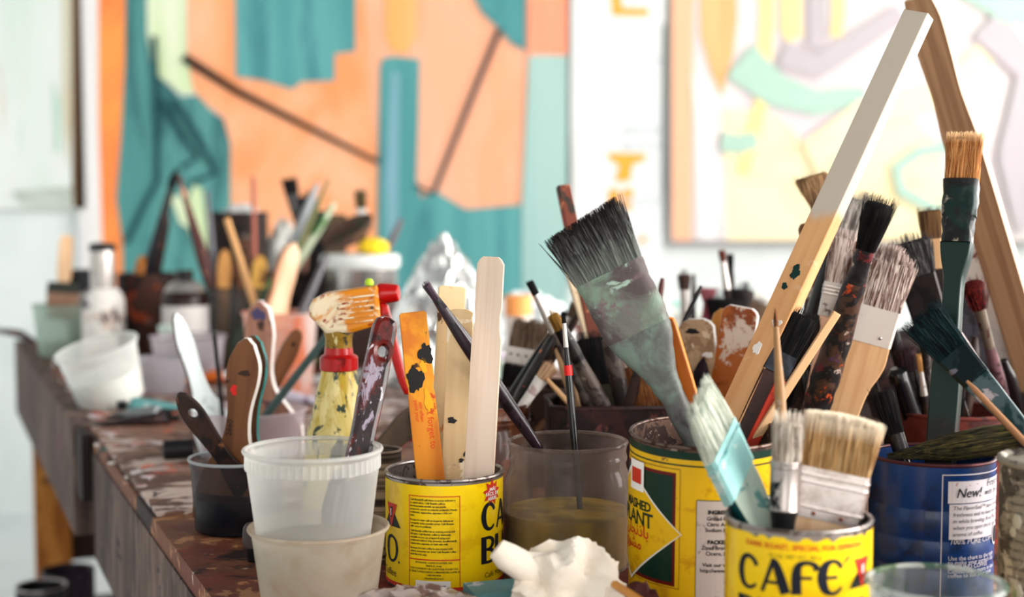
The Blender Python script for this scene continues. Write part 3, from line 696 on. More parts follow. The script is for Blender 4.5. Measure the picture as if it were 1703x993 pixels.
def arc(deg): return R(deg) * r
# left front panel: right edge at -29 deg
P4([rect(arc(-100), arc(1.5), -(976 - 781) * K4, 0)], -28, 781, mat('thin_gold_print', c(170, 130, 30), .5), .0005, 'panel_outline')
P4([rect(arc(-100), arc(.9), -(974 - 783) * K4, 0)], -28, 783, eg_y, .0006, 'panel_ground')
P4([rect(arc(-98), 0, -(972 - 788) * K4, 0)], -30, 788, mat('maroon_print', c(120, 26, 24), .5), .0008, 'panel_border')
P4([rect(arc(-98), 0, -(966 - 793) * K4, 0)], -32, 793, eg_g, .001, 'panel_field')
cx_ = -25; hw = arc(52); dia = [(0, 0), (-hw, .048), (-2 * hw, 0), (-hw, -.048)]
P4([dia], cx_, 884, WHITEP, .0013, 'diamond_border'); P4([[(x * .97 - .0009, y * .93) for x, y in dia]], cx_, 884, eg_y, .0016, 'diamond')
for s, y, sz, m_ in (('MASHED', 858, .0105, eg_g), ('EGGPLANT', 884, .0165, eg_g)):
    printed(lab, text_mesh(s, sz, 'RIGHT', bold=.0003, space=.9), r + .0019, -50 if sz < .012 else -48, hz(y), m_)
for s, y in (('\uFEE6\uFE8E\uFEA0\uFEE7\uFEAB\uFE8E\uFE91', 902), ('\uFEF1\uFEEE\uFEB8\uFEE3', 924)):
    printed(lab, text_mesh(s, .013, 'RIGHT', bold=.0002), r + .0019, -52 - (y > 910) * 8, hz(y), REDP)
P4([rect(arc(-20), 0, -.012, .012)], -58, 806, WHITEP, .0019, 'brand_plate')
P4([rect(arc(-14), 0, -.006, .006)], -61, 806, REDP, .0022, 'brand_mark')
# ingredients
P4([rect(-.0005, .0645, -.078, .0006)], -14.5, 828, eg_g, .0005, 'panel_border'); P4([rect(0, .064, -.0775, 0)], -14.5, 828, mat('paper_white_print', c(196, 184, 178), .5, spots=[(c(160, 146, 140), 60, .64)]), .0008, 'ingredients_panel')
for i, (s, y) in enumerate((('INGREDIENTS', 848), ('Grilled Eggplant,', 858), ('Citric Acid, Salt,', 867), ('Sodium Benzoate', 876), ('PACKED FOR:', 895), ('Ziyad Brothers, Imp.', 904), ('Cicero, IL 60804', 913), ('Visit our website at', 931), ('http://www.ziyad.com', 940))):
    printed(lab, text_mesh(s, .0042, 'CENTER', bold=.00022 if s.isupper() else .00008), r + .0011, 5, hz(y), BLACK)
P4([rect(0, .05, -.05, 0)], 50, 786, mat('grey_print', c(120, 118, 116), .5), .0008, 'back_panel')
for i, s in enumerate(('BABA', 'GHANOUJ', 'NET WT')): printed(lab, text_mesh(s, .008, 'LEFT', bold=.0003), r + .0011, 54, hz(800 + i * 14), BLACK)
# --- blue coffee can
bl_h = .118
blue = mat('royal_blue_can_paint', c(8, 66, 122), .38, spots=[(c(8, 46, 84), 20, .56, (1, 1, 1), .1), (c(150, 160, 170), 110, .735)], coat=.3)
pr = [(.0485, 0), (.0497, .002)]
for zc in (.035, .058, .082): pr += [(.0497, zc - .003), (.0489, zc - .001), (.0489, zc + .001), (.0497, zc + .003)]
C6 = container('C6', 'coffee_can', 'royal blue coffee can with white text panel reading New!', 'can', 1545, 1.17, .0497, bl_h, pr + [(.0497, bl_h)], m=blue, rimr=.0016, rimm=mat('maroon_rim', c(92, 52, 56), .45, .5))
K6 = 1.17 / F; h6 = lambda y: bl_h - (y - 772) * K6
def P6(me, ang, y, m, k=.0006, name='print'): return printed(C6, me, .0497 + k, ang, h6(y), m, name)
pw_ = mat('aged_white_print', c(206, 200, 204), .5, spots=[(c(170, 120, 124), 60, .66), (c(90, 90, 100), 40, .7)])
P6(poly_mesh([rect(0, .0008, -.1, 0)]), -7.5, 785, pw_, name='border_line'); P6(poly_mesh([rect(0, .09, -.0008, 0)]), -7.5, 785, pw_, name='border_line')
P6(poly_mesh([rect(0, .075, -.0175, 0)]), -2, 796, pw_, name='headline_panel'); P6(poly_mesh([rect(0, .072, -.028, 0)]), -.5, 833, pw_, .0004, 'text_panel')
P6(text_mesh('New!', .0105, 'LEFT', shear=.25, bold=.0001), 5, 822, NAVY, .001, 'lettering')
P6(text_mesh('Fresh Seal', .0085, 'LEFT', shear=.25), 39, 808, NAVY, .001, 'lettering'); P6(text_mesh('with the NEW cap', .0065, 'LEFT', shear=.25), 36, 821, NAVY, .001, 'lettering')
for i, s in enumerate(('The FlavorSeal™ tape provides a', 'freshness seal to keep the aroma', 'in while brewing. Fresh Seal™', 'when you open the lid, the fresh', 'aroma of coffee')): P6(text_mesh(s, .0045, 'LEFT', shear=.2), 2.5, 842 + i * 10.5, NAVY, .0009, 'lettering')
P6(text_mesh('100% PURE COFFEE', .006, 'LEFT', shear=.2), 0, 897, pw_, .0006, 'lettering')
for i, s in enumerate(('Use the chart to the right', 'to make your perfect cup', 'GROUND COFFEE', 'Coffee; using more or less', 'coffee to suit your taste')): P6(text_mesh(s, .0048, 'LEFT'), -1, 923 + i * 7, pw_, .0006, 'lettering')
P6(poly_mesh([[(.0055 * math.cos(i * .4), .009 * math.sin(i * .4)) for i in range(16)]]), 58, 890, pw_, .0009, 'bean_emblem')
P6(poly_mesh([[(.004 * math.cos(i * .4), .007 * math.sin(i * .4)) for i in range(16)]]), 58, 890, NAVY, .0012, 'bean_emblem')
# --- glass jar
glass = plastic('dusty_jar_glass', c(164, 150, 142), .76, .12, (.92, .89, .86, 1), spots=[(c(186, 174, 170), 16, .57, (2.2, 2.2, .4), .12), (c(84, 66, 58), 7, .58, (1, 1, 1), .12)])
jh = .113
C3 = container('C3', 'glass_jar', 'dusty wide-mouth glass jar half full of murky olive liquid', 'jar', 944, 1.262, .0565, jh, [(.047, 0), (.054, .004), (.0563, .012), (.0565, .074), (.0545, .084), (.0515, .091), (.051, .096), (.0522, .098), (.0522, .101), (.0512, .103), (.0512, .107), (.0518, .1085), (.0518, jh)], m=glass, rimr=.0017, thin=True)
MB().lathe([(.0005, .003), (.046, .003), (.053, .006), (.0552, .013), (.0553, .052), (.0005, .052)], 48).build('murky_liquid', mat('murky_olive_water', c(190, 164, 74), .15, streak=(c(130, 112, 52), (30, 30, 12), .8)), C3)
# --- nested deli tubs
frost = plastic('frosted_tub', c(216, 214, 210), .66, .3)
frost2 = plastic('frosted_tub_dim', c(206, 194, 178), .42, .35, spots=[(c(188, 168, 146), 14, .55, (1, 1, 1), .12)])
c2 = spot(523, 1.13)
def tub(key, name, label, loc, rtop, rbot, h, m, ribs=True, band=.016, rim=.0019):
    root = container(key, name, label, 'tub', 0, 0, rtop, h, [(rbot * .97, 0), (rbot, .003), (rtop * .965, h - band), (rtop * .985, h - band + .0015), (rtop * .985, h - .0035), (rtop, h - .0025), (rtop, h)], m=m, rimr=rim, thin=True, loc=loc, base=loc.z, n=72)
    if ribs:
        q = MB(); n = 168; rs = []
        for z in (h - band + .0018, h - .004): rs.append([((rtop * .985 + (.0007 if i % 3 == 0 else .0001)) * math.cos(2 * math.pi * i / n), (rtop * .985 + (.0007 if i % 3 == 0 else .0001)) * math.sin(2 * math.pi * i / n), z) for i in range(n)])
        q.rings(rs, False, False); q.build('ribbed_band', m, root, smooth=False)
    return root
tub('C2b', 'deli_tub', 'lower of two nested translucent deli tubs, beside the table edge', Vector((c2.x + .004, c2.y, TOP + .0006)), .0545, .0445, .068, frost2, False, .004, .0016)
tub('C2', 'deli_tub', 'upper of two nested frosted deli tubs, with ribbed lip and a brush inside', Vector((c2.x, c2.y, TOP + .040)), .0535, .0425, .0905, frost)
MB().lathe([(.0005, .001), (.041, .001), (.0425, .008), (.0445, .020), (.0005, .020)], 40).build('cloudy_water', plastic('cloudy_water', c(168, 150, 128), .15, .2), bpy.data.objects['deli_tub.001'])
# --- dark paint tub at the left
dark_pl = plastic('dark_stained_tub', c(96, 92, 94), .74, .2, (.8, .8, .84, 1), spots=[(c(40, 42, 50), 9, .52, (1, 1, 1), .12)])
C15 = container('C15', 'paint_tub', 'clear tub full of dark blue-black paint, two brush handles leaning in it', 'tub', 396, 1.41, .046, .071, [(.039, 0), (.0415, .002), (.0452, .062), (.0468, .064), (.0468, .071)], m=dark_pl, rimr=.0016, thin=True, rimm=plastic('pale_tub_rim', c(190, 194, 196), .4))
MB().lathe([(.0005, .002), (.0405, .002), (.0428, .034), (.0005, .034)], 40).build('dark_paint', mat('blue_black_paint', c(14, 16, 24), .3), C15)
# --- low clear tub with brushes behind it
C16 = container('C16', 'paint_tub', 'low clear tub with wide brush standing in it, behind the dark paint tub', 'tub', 418, 1.80, .069, .060, [(.058, 0), (.061, .002), (.068, .058), (.070, .060)], m=plastic('rosy_clear_tub', c(206, 192, 196), .5), rimr=.0015, thin=True)
# --- maroon tin box
bx_ = spot(1018, 1.455); root = thing('tin_box', 'dark maroon rectangular tin behind the glass jar, packed with brushes', 'tin', (bx_.x, bx_.y, TOP + .0006), (0, 0, R(4)))
mar = mat('maroon_tin_paint', c(56, 28, 28), .5, .1, spots=[(c(36, 20, 20), 20, .5), (c(98, 60, 58), 32, .63), (c(140, 128, 124), 70, .72)], bump=.3)
hb = .122; q = MB(); w_, t_ = .066, .05
def rloop(a, b, z, k=.012): return sect(a, b, z, box=True)
q.rings([sect(w_ - .004, t_ - .004, 0, box=True), sect(w_, t_, .003, box=True), sect(w_, t_, hb, box=True), sect(w_ - .002, t_ - .002, hb, box=True), sect(w_ - .002, t_ - .002, .003, box=True)]); q.build('body', mar, root)
q = MB(); q.rings([sect(w_ + .0012, t_ + .0012, hb - .003, box=True), sect(w_ + .0016, t_ + .0016, hb - .0005, box=True), sect(w_ + .0008, t_ + .0008, hb + .0012, box=True), sect(w_ - .002, t_ - .002, hb + .0008, box=True), sect(w_ - .0025, t_ - .0025, hb - .003, box=True)], False, False); q.build('rolled_rim', mar, root)
CANS['C7'] = (bx_.x, bx_.y, .060, TOP + .004, TOP + hb, .056)
# --- brown jar, brown tin, hidden cans
brn = mat('brown_stoneware', c(122, 78, 54), .45, spots=[(c(84, 50, 36), 14, .54), (c(168, 124, 96), 34, .66)], coat=.2)
C8 = container('C8', 'brown_jar', 'brown stained jar with threaded neck behind the stir-stick can', 'jar', 796, 1.47, .055, .117, [(.05, 0), (.054, .004), (.056, .02), (.056, .086), (.0525, .094), (.0525, .098), (.0538, .1), (.0525, .102), (.0538, .105), (.0525, .108), (.0535, .117)], m=brn, rimr=.0013)
tin9 = mat('brown_smeared_tin', c(84, 64, 54), .5, .2, spots=[(c(40, 32, 32), 16, .53), (c(150, 116, 92), 14, .6), (c(176, 100, 60), 40, .7)], bump=.3)
C9 = container('C9', 'paint_tin', 'brown paint-smeared tin behind the brown jar, holding a white-collared brush', 'tin', 898, 1.66, .051, .110, m=tin9, rimr=.0016)
C18 = container('C18', 'paint_tin', 'dark tin behind the vegetable can holding amber wooden paddles', 'tin', 1200, 1.47, .046, .105, m=RUST)
C11 = container('C11', 'paint_tin', 'dark tin hidden behind the front coffee can, full of wide brushes', 'tin', 1376, 1.40, .052, .108, m=RUST)
C17 = container('C17', 'paint_tin', 'tin farther back holding fine pointed brushes, behind the amber paddles', 'tin', 1180, 1.95, .058, .105, m=tin9)
brick = mat('brick_red_clay', c(112, 54, 44), .75, spots=[(c(78, 38, 34), 18, .52), (c(150, 92, 76), 40, .66)], bump=.6, bscale=90)
C12 = container('C12', 'clay_pot', 'brick-red rough clay pot behind the blue coffee can', 'pot', 1578, 1.45, .058, .112, [(.046, 0), (.052, .01), (.056, .08), (.0585, .084), (.0585, .112)], m=brick, rimr=.0022)
C19 = container('C19', 'paint_tin', 'rusty brown tin at the right edge, holding long wooden bars', 'tin', 1765, 1.58, .058, .115, m=RUST)
crust = mat('paint_crusted_white', c(150, 144, 134), .8, spots=[(c(96, 90, 84), 18, .52), (c(190, 184, 174), 30, .58), (c(58, 54, 52), 22, .63), (c(150, 160, 130), 26, .68)], bump=.9, bscale=50)
C13 = container('C13', 'crusted_can', 'paint-crusted off-white can cut off by the right edge', 'can', 1752, 1.06, .041, .134, m=crust, rimr=.003)
for i in range(16):
    s = ['recipe for a full', 'pot of coffee use', 'one level spoon', 'for each six oz'][i % 4]
    printed(C13, text_mesh(s, .0042, 'LEFT'), .0413, -75, .118 - i * .0068, mat('faded_print', c(84, 78, 74), .8))
lump = MB(); rr = random.Random(8)
for i in range(26):
    A = rr.uniform(-2.9, -.4); z = rr.uniform(.01, .13); s = rr.uniform(.002, .006)
    lump.rings([[((.0405 + hh) * math.cos(A + s * 25 * k * math.cos(j * 1.047)), (.0405 + hh) * math.sin(A + s * 25 * k * math.cos(j * 1.047)), z + s * 1.4 * k * math.sin(j * 1.047)) for j in range(6)] for k, hh in ((1, 0), (.8, s * .35), (.3, s * .5))], False, True)
setting(lump.build('paint_lumps', mat('pale_paint_lump', c(184, 180, 168), .7, spots=[(c(140, 156, 120), 40, .6)]), C13), 'stuff')
# --- clear cup at bottom right
clr = plastic('clear_cup_green_smears', c(176, 182, 184), .8, .12, (.95, .96, .96, 1), spots=[(c(60, 116, 92), 22, .62, (1, 1, .6), .05), (c(214, 222, 214), 26, .66)])
C14 = container('C14', 'clear_cup', 'clear plastic cup with green-white smeared rim, in front of the blue can', 'cup', 1552, .935, .0435, .077, [(.034, 0), (.0355, .002), (.0425, .074), (.0435, .077)], m=clr, rimr=.0019, thin=True, rimm=plastic('smeared_rim', c(196, 202, 200), .5, .2, spots=[(c(40, 110, 84), 30, .52), (c(226, 230, 222), 22, .58), (c(200, 160, 60), 40, .68)]))
# --- little striped tin between tub and can
q9 = container('Cs', 'small_tin', 'narrow dark tin with pale stripes squeezed between deli tub and yellow can', 'tin', 634, 1.305, .019, .098, m=mat('narrow_tin_paint', c(66, 54, 50), .5, streak=(c(190, 170, 150), (3, 3, 170), .8), spots=[(c(150, 50, 40), 60, .66)]))
# ================================================================== brush materials
wood = mat('bare_birch', c(222, 190, 158), .6, streak=(c(206, 168, 132), (160, 160, 7), .7))
birch = mat('clean_pale_birch', c(226, 206, 190), .6, streak=(c(214, 190, 170), (170, 170, 5), .7))
woodw = mat('warm_bare_wood', c(216, 180, 142), .6, streak=(c(200, 156, 114), (120, 120, 7), .7), spots=[(c(150, 110, 84), 60, .7)])
amber = mat('amber_varnished_wood', c(178, 102, 30), .35, streak=(c(150, 80, 22), (90, 90, 6), .8), coat=.3)
orangest = mat('orange_stained_stick', c(220, 150, 50), .5, streak=(c(198, 116, 36), (50, 50, 8), .7), spots=[(c(224, 160, 46), 14, .55, (1, 1, .5), .06), (c(86, 48, 24), 26, .66), (c(196, 80, 26), 16, .62)])
beigest = mat('smeared_beige_stick', c(222, 198, 160), .55, streak=(c(206, 176, 134), (60, 60, 8), .7), spots=[(c(236, 222, 196), 18, .56), (c(176, 150, 140), 26, .64), (c(86, 66, 60), 50, .73)])
beigest2 = mat('orange_flecked_beige_stick', c(224, 200, 162), .55, spots=[(c(206, 136, 56), 20, .6), (c(90, 60, 44), 36, .66), (c(230, 206, 170), 20, .62)])
redbrown = mat('red_brown_lacquer', c(104, 30, 22), .25, spots=[(c(40, 18, 22), 34, .52, (1, 1, .5), .06), (c(150, 140, 152), 60, .615, (1, 1, .4)), (c(206, 198, 204), 90, .635, (1, 1, .45))], coat=.3)
purple = mat('purple_black_lacquer', c(58, 42, 54), .25, spots=[(c(96, 74, 88), 30, .58, (1, 1, .3)), (c(34, 26, 34), 24, .56), (c(190, 146, 70), 70, .72)], coat=.5)
dkbrown = mat('dark_brown_stained_handle', c(66, 42, 32), .45, spots=[(c(34, 24, 22), 30, .54), (c(120, 78, 54), 36, .64)], streak=(c(48, 30, 26), (60, 60, 8), .7))
brownh = mat('dull_brown_wood', c(128, 88, 58), .6, streak=(c(104, 70, 46), (110, 110, 7), .7), spots=[(c(70, 46, 38), 30, .65)])
pinkh = mat('rosy_brown_wood', c(170, 130, 112), .6, streak=(c(146, 104, 90), (90, 90, 7), .7), spots=[(c(96, 70, 84), 30, .64)])
whiteh = mat('white_lacquer', c(222, 230, 230), .3, coat=.4, spots=[(c(196, 206, 206), 30, .62)])
tealed = mat('teal_paint', c(60, 142, 138), .45, spots=[(c(40, 104, 106), 30, .58)])
whited = mat('white_paint_edge', c(226, 220, 216), .5, spots=[(c(198, 176, 176), 40, .6)])
blackh = mat('black_lacquer', c(22, 22, 24), .25, coat=.4)
crusty = mat('multicolour_crusted_handle', c(84, 60, 46), .5, spots=[(c(34, 28, 30), 18, .5), (c(110, 34, 40), 24, .57), (c(204, 92, 30), 24, .62), (c(176, 160, 150), 30, .63), (c(196, 164, 60), 40, .68), (c(90, 60, 90), 34, .66)], bump=.6, bscale=120)
crusto = mat('black_handle_orange_smears', c(44, 34, 30), .4, spots=[(c(26, 22, 24), 24, .52), (c(206, 120, 34), 34, .62), (c(180, 70, 36), 44, .68)], coat=.3)
greyh = mat('grey_stained_handle', c(104, 92, 86), .45, spots=[(c(64, 54, 52), 28, .54), (c(150, 140, 134), 40, .64)])
greenh = mat('dark_green_handle', c(24, 74, 62), .35, spots=[(c(16, 44, 40), 26, .54), (c(120, 140, 120), 60, .7)], coat=.4)
silver = mat('worn_silver_ferrule', c(188, 182, 178), .3, .75, spots=[(c(120, 110, 106), 50, .62)])
whitef = mat('white_metal_ferrule', c(214, 206, 200), .45, .25, spots=[(c(186, 176, 170), 24, .6), (c(120, 100, 92), 90, .72)])
pinkf = mat('rosy_steel_ferrule', c(206, 196, 192), .32, .85, spots=[(c(180, 166, 160), 40, .55, (1, 1, 1), .12)])
darkf = mat('dark_smeared_ferrule', c(58, 52, 50), .4, .3, spots=[(c(34, 30, 32), 34, .52), (c(150, 140, 136), 46, .66)])
grnf = mat('grey_green_crusted_ferrule', c(122, 122, 116), .6, spots=[(c(134, 152, 138), 10, .53, (1, 1, 1), .08), (c(98, 88, 88), 14, .55, (1, 1, 1), .06), (c(128, 106, 110), 24, .62, (1, 1, 1), .05), (c(164, 182, 170), 40, .66)], bump=.6, bscale=70)
tealf = mat('teal_smeared_ferrule', c(164, 206, 204), .35, .2, spots=[(c(62, 146, 146), 12, .55, (1, 1, 1), .06), (c(206, 224, 222), 16, .56)], bump=.3)
tealh = mat('pale_teal_smeared_handle', c(176, 188, 176), .5, spots=[(c(110, 150, 146), 26, .56), (c(120, 86, 66), 26, .64)])
h_grey = hair('grey_black_hair', c(48, 44, 46), c(98, 94, 92), c(140, 146, 142), (c(42, 34, 32), .3), (c(120, 124, 118), .45))
h_beige = hair('beige_hog_hair', c(176, 142, 98), c(126, 92, 58), c(206, 178, 138), (c(238, 228, 210), .55))
h_white = hair('white_crusted_hair', c(214, 216, 202), c(150, 162, 150), c(238, 240, 230))
h_wgrey = hair('white_grey_hair', c(176, 164, 150), c(84, 72, 66), c(226, 218, 208), (c(226, 216, 202), .7))
h_black = hair('black_hair', c(20, 20, 22), c(46, 42, 42))
h_brown = hair('red_brown_hair', c(120, 78, 46), c(66, 40, 28), c(164, 116, 74))
h_taupe = hair('taupe_hair', c(120, 100, 84), c(78, 62, 54), c(150, 130, 112))
h_wtaupe = hair('taupe_hair_white_streaks', c(110, 78, 68), c(214, 198, 190), c(236, 224, 216))
h_tan = hair('tan_hair', c(186, 132, 82), c(128, 78, 44), c(210, 164, 116), (c(236, 206, 166), .75))
h_dteal = hair('dark_teal_hair', c(8, 22, 26), c(18, 52, 56), c(54, 74, 76))
h_red = hair('dark_red_hair', c(70, 22, 22), c(36, 16, 20), c(150, 52, 40))
h_olive = hair('ochre_olive_hair', c(160, 122, 60), c(92, 68, 34))
h_pink = hair('dusty_pink_hair', c(164, 104, 110), c(126, 74, 84))
h_whisk = hair('grey_white_crust_hair', c(150, 142, 136), c(84, 78, 76), c(206, 198, 190))
blk = mat('black_paint_daub', c(28, 22, 22), .45); yld = mat('yellow_paint_daub', c(226, 172, 26), .4); grd = mat('green_black_daub', c(16, 62, 58), .35); pkd = mat('rose_paint_daub', c(226, 140, 110), .5); redd = mat('red_paint_daub', c(206, 48, 44), .5)
ortx = mat('orange_stencil_print', c(214, 94, 36), .6)
B = brush
# ------------------------------------------------------------------ stir sticks in the yellow can
B('stir_stick', 'orange stained paint stir stick with black daubs, in the yellow coffee can', 'stir stick', 'C1', (686, 519), (715, 787), 1.235,
  [('h', [(0, 38), (3, 46), (60, 47), (112, 49), (128, 42), (140, 46), (268, 48)], orangest, {'smooth': False, 'bevel': .0008, 'daubs': [(72, 14, 13, 22, blk), (112, -8, 16, 26, blk), (90, 8, 7, 14, yld), (150, 10, 8, 22, yld)],
   'text': [("Don't forget to", 6, 138, 15, -90, ortx), ('stir often', -6, 150, 9, -90, ortx), ('paint your', -14, 146, 9, -90, ortx)]})], thick=7, roll=6, shift=.012)
B('stir_stick', 'cream-smeared stir stick with a torn top, in the yellow coffee can', 'stir stick', 'C1', (766, 514), (757, 787), 1.26,
  [('h', [(0, 20), (3, 36), (6, 44), (110, 46), (125, 42), (140, 44), (270, 46)], beigest, {'smooth': False, 'bevel': .0008, 'daubs': [(185, -8, 9, 6, blk), (250, 10, 5, 4, blk), (240, 16, 3, 5, blk)]})], thick=7, roll=-8, shift=.018)
B('stir_stick', 'orange-flecked stir stick farthest back in the yellow coffee can', 'stir stick', 'C1', (752, 476), (742, 700), 1.29,
  [('h', [(0, 36), (3, 46), (260, 48)], beigest2, {'smooth': False, 'bevel': .0008})], thick=8, roll=10, shift=.026)
B('stir_stick', 'clean pale wooden stir stick, tallest in the yellow coffee can', 'stir stick', 'C1', (817, 427), (797, 787), 1.21,
  [('h', [(0, 26), (4, 36), (12, 46), (82, 47), (100, 43), (122, 45), (138, 51), (360, 51)], birch, {'smooth': False, 'bevel': .0006})], thick=8, roll=-11, shift=-.014)
B('artist_brush', 'purple-black brush slanting behind the pale stir stick into the glass jar', 'paintbrush', None, (705, 468), (901, 753), 1.225,
  [('b', 36, (16, 13), mat('purple_hair', c(66, 50, 62), .5, streak=(c(100, 76, 90), (500, 500, 20), .9)), {'rag': 4, 'round': .1}), ('f', [(0, 14), (18, 17), (20, 18)], purple), ('h', [(0, 17), (60, 25), (130, 28), (225, 23), (285, 17), (300, 8)], purple)], dlow=1.262)
# ------------------------------------------------------------------ deli tub brush, dark tub, low tub
B('flat_brush', 'red-brown lacquered brush handle with white flecks, standing in the frosted tub', 'paintbrush', 'C2', (643, 527), (594, 770), 1.20,
  [('h', [(0, 12), (5, 32), (18, 42), (55, 44), (120, 46), (190, 42), (245, 44), (262, 48)], redbrown, {'holes': [(4, 58, 8)], 'bevel': .0045, 'end': 262}), ('f', [(0, 66), (24, 78)], darkf), ('f', [(0, 76), (40, 84), (62, 70)], mat('slate_black_clump', c(52, 46, 50), .7, streak=(c(110, 104, 106), (300, 300, 20), .8)), {'name': 'bristles'})], thick=24, roll=12, shift=.0)
B('flat_brush', 'dark brown brush handle with a hanging hole, leaning left from the dark tub', 'paintbrush', 'C15', (297, 654), (388, 784), 1.36,
  [('h', [(0, 6), (6, 20), (26, 34), (50, 38), (90, 32), (130, 28), (180, 44)], dkbrown, {'holes': [(1, 40, 8)]})], thick=13, roll=-14, shift=-.004)
B('flat_brush', 'brown wooden brush handle with white painted edge, upright in the dark tub', 'paintbrush', 'C15', (412, 562), (388, 790), 1.395,
  [('h', [(0, 8), (10, 30), (40, 56), (70, 58), (110, 44), (140, 41), (170, 50), (200, 78), (228, 108), (270, 130)], brownh, {'edge': whited, 'daubs': [(58, 4, 11, 6, mat('dark_stamp', c(70, 48, 36), .6)), (88, -12, 7, 10, redd)], 'text': [('2860', -8, 165, 14, 90, mat('burnt_print', c(40, 26, 20), .7))]})], thick=15, roll=-24, shift=.0)
B('flat_brush', 'brush handle with teal painted edge, directly behind the brown one in the dark tub', 'paintbrush', 'C15', (423, 558), (402, 790), 1.43,
  [('h', [(0, 8), (10, 30), (40, 54), (70, 56), (110, 44), (140, 42), (170, 50), (200, 76), (228, 100), (270, 120)], brownh, {'edge': tealed})], thick=12, roll=-24, shift=.018)
B('flat_brush', 'rosy wooden brush with flared shoulders, standing behind the dark tub', 'paintbrush', 'C16', (432, 500), (434, 705), 1.78,
  [('h', [(0, 8), (12, 34), (50, 50), (80, 46), (120, 42), (150, 58), (180, 104), (204, 140), (212, 146)], pinkh, {'edge': whited, 'daubs': [(22, 0, 14, 12, mat('violet_daub', c(86, 78, 112), .5)), (40, 4, 8, 9, mat('brown_daub', c(84, 60, 56), .6))]})], thick=16, roll=-16)
B('flat_brush', 'small brown brush handle with dark hole, left of the grey-green rod', 'paintbrush', 'C16', (497, 549), (455, 640), 1.80, [('h', [(0, 8), (8, 20), (40, 30), (90, 22), (130, 24)], brownh, {'daubs': [(24, 0, 4, 4, blk)]})], thick=12, roll=15, shift=.02)
B('mixing_rod', 'grey-green round rod slanting left behind the spray bottle', 'rod', 'C16', (546, 556), (466, 660), 1.72, [('h', [(0, 13), (200, 15)], mat('grey_green_rod', c(84, 102, 100), .5))], shift=-.01)
B('flat_brush', 'glossy white brush handle leaning left over the low tub', 'paintbrush', 'C16', (291, 521), (346, 692), 1.77, [('h', [(0, 5), (10, 16), (50, 30), (100, 27), (140, 34), (172, 60), (200, 72)], whiteh, {'edge': mat('brown_edge', c(110, 78, 66), .5)})], thick=12, roll=20)
B('artist_brush', 'thin black stick beside the glossy white brush handle', 'paintbrush', 'C16', (356, 553), (370, 690), 1.76, [('h', [(0, 7), (200, 8)], blackh)])
# ------------------------------------------------------------------ glass jar, brown jar and tins in the middle
B('artist_brush', 'slim black brush with a red band, standing in the glass jar', 'paintbrush', 'C3', (937, 524), (957, 757), 1.27,
  [('b', 14, (6, 7), h_black, {'rag': 3}), ('f', [(0, 7), (40, 9)], silver), ('h', [(0, 9), (40, 13), (120, 13), (240, 10)], blackh, {'bands': [(30, 17, mat('red_band', c(214, 44, 36), .35))]})])
B('artist_brush', 'filbert brush with olive-brown tip and grey-brown handle, leaning left in the maroon tin', 'paintbrush', 'C7', (914, 515), (1003, 672), 1.405,
  [('b', 36, (20, 23), h_olive, {'rag': 4, 'round': .35}), ('f', [(0, 24), (40, 26), (62, 23)], darkf, {'beads': (50,)}), ('h', [(0, 23), (60, 26), (200, 18)], greyh)])
B('artist_brush', 'tall slim brush with dark square tip behind the filbert brush', 'paintbrush', 'C7', (879, 465), (968, 650), 1.45, [('b', 28, (14, 12), h_black, {'rag': 4}), ('f', [(0, 12), (70, 15)], silver), ('h', [(0, 15), (100, 16)], greyh)], shift=.015)
B('artist_brush', 'black handle with orange smears, crossing in front of the white-collared brush', 'paintbrush', 'C8', (930, 548), (857, 675), 1.455, [('h', [(0, 14), (30, 22), (120, 24), (160, 18)], crusto)])
B('artist_brush', 'plain black handle just left of the orange-smeared one', 'paintbrush', 'C8', (922, 552), (862, 640), 1.50, [('h', [(0, 14), (40, 20), (140, 18)], blackh)], shift=.012)
B('artist_brush', 'white-handled brush with a beige tip, low beside the jar neck', 'paintbrush', 'C8', (921, 602), (864, 682), 1.435, [('b', 34, (28, 24), hair('pale_beige_hair', c(206, 176, 148), c(170, 136, 108)), {'rag': 5, 'round': .2}), ('f', [(0, 24), (30, 18)], whited), ('h', [(0, 18), (50, 15), (100, 12)], whited)], shift=-.008)
B('artist_brush', 'short tan handle poking up left of the maroon tin', 'paintbrush', 'C7', (909, 630), (940, 664), 1.43, [('h', [(0, 7), (40, 10), (60, 10)], woodw)], shift=-.01)
B('flat_brush', 'wide taupe brush with a white pin-dotted collar, behind the brown jar', 'paintbrush', 'C9', (886, 529), (866, 645), 1.66, [('b', 52, (62, 64), h_taupe, {'rag': 10}), ('f', [(0, 68), (28, 72)], whitef, {'rivets': [(-26, 12), (-14, 12), (0, 12), (14, 12), (26, 12)], 'rmat': BLACK}), ('h', [(0, 66), (30, 60), (60, 34), (120, 30)], brownh)], thick=22)
B('flat_brush', 'dark wide brush tuft just in front of the white collar', 'paintbrush', 'C9', (862, 604), (856, 645), 1.63, [('b', 44, (52, 50), h_black, {'rag': 6}), ('f', [(0, 52), (30, 50)], darkf), ('h', [(0, 44), (50, 26)], dkbrown)], thick=20, shift=-.01)
B('artist_brush', 'brush with a dark round tip behind the filbert brush', 'paintbrush', 'C9', (944, 514), (914, 600), 1.62, [('b', 26, (18, 18), h_black, {'rag': 5, 'round': .3}), ('f', [(0, 16), (50, 18)], darkf), ('h', [(0, 17), (100, 14)], greyh)])
B('artist_brush', 'brush with a grey square tip, leaning right beside the cream bar', 'paintbrush', 'C9', (960, 501), (920, 590), 1.60, [('b', 28, (18, 13), h_taupe, {'rag': 4}), ('f', [(0, 13), (40, 15)], silver), ('h', [(0, 15), (100, 12)], greyh)])
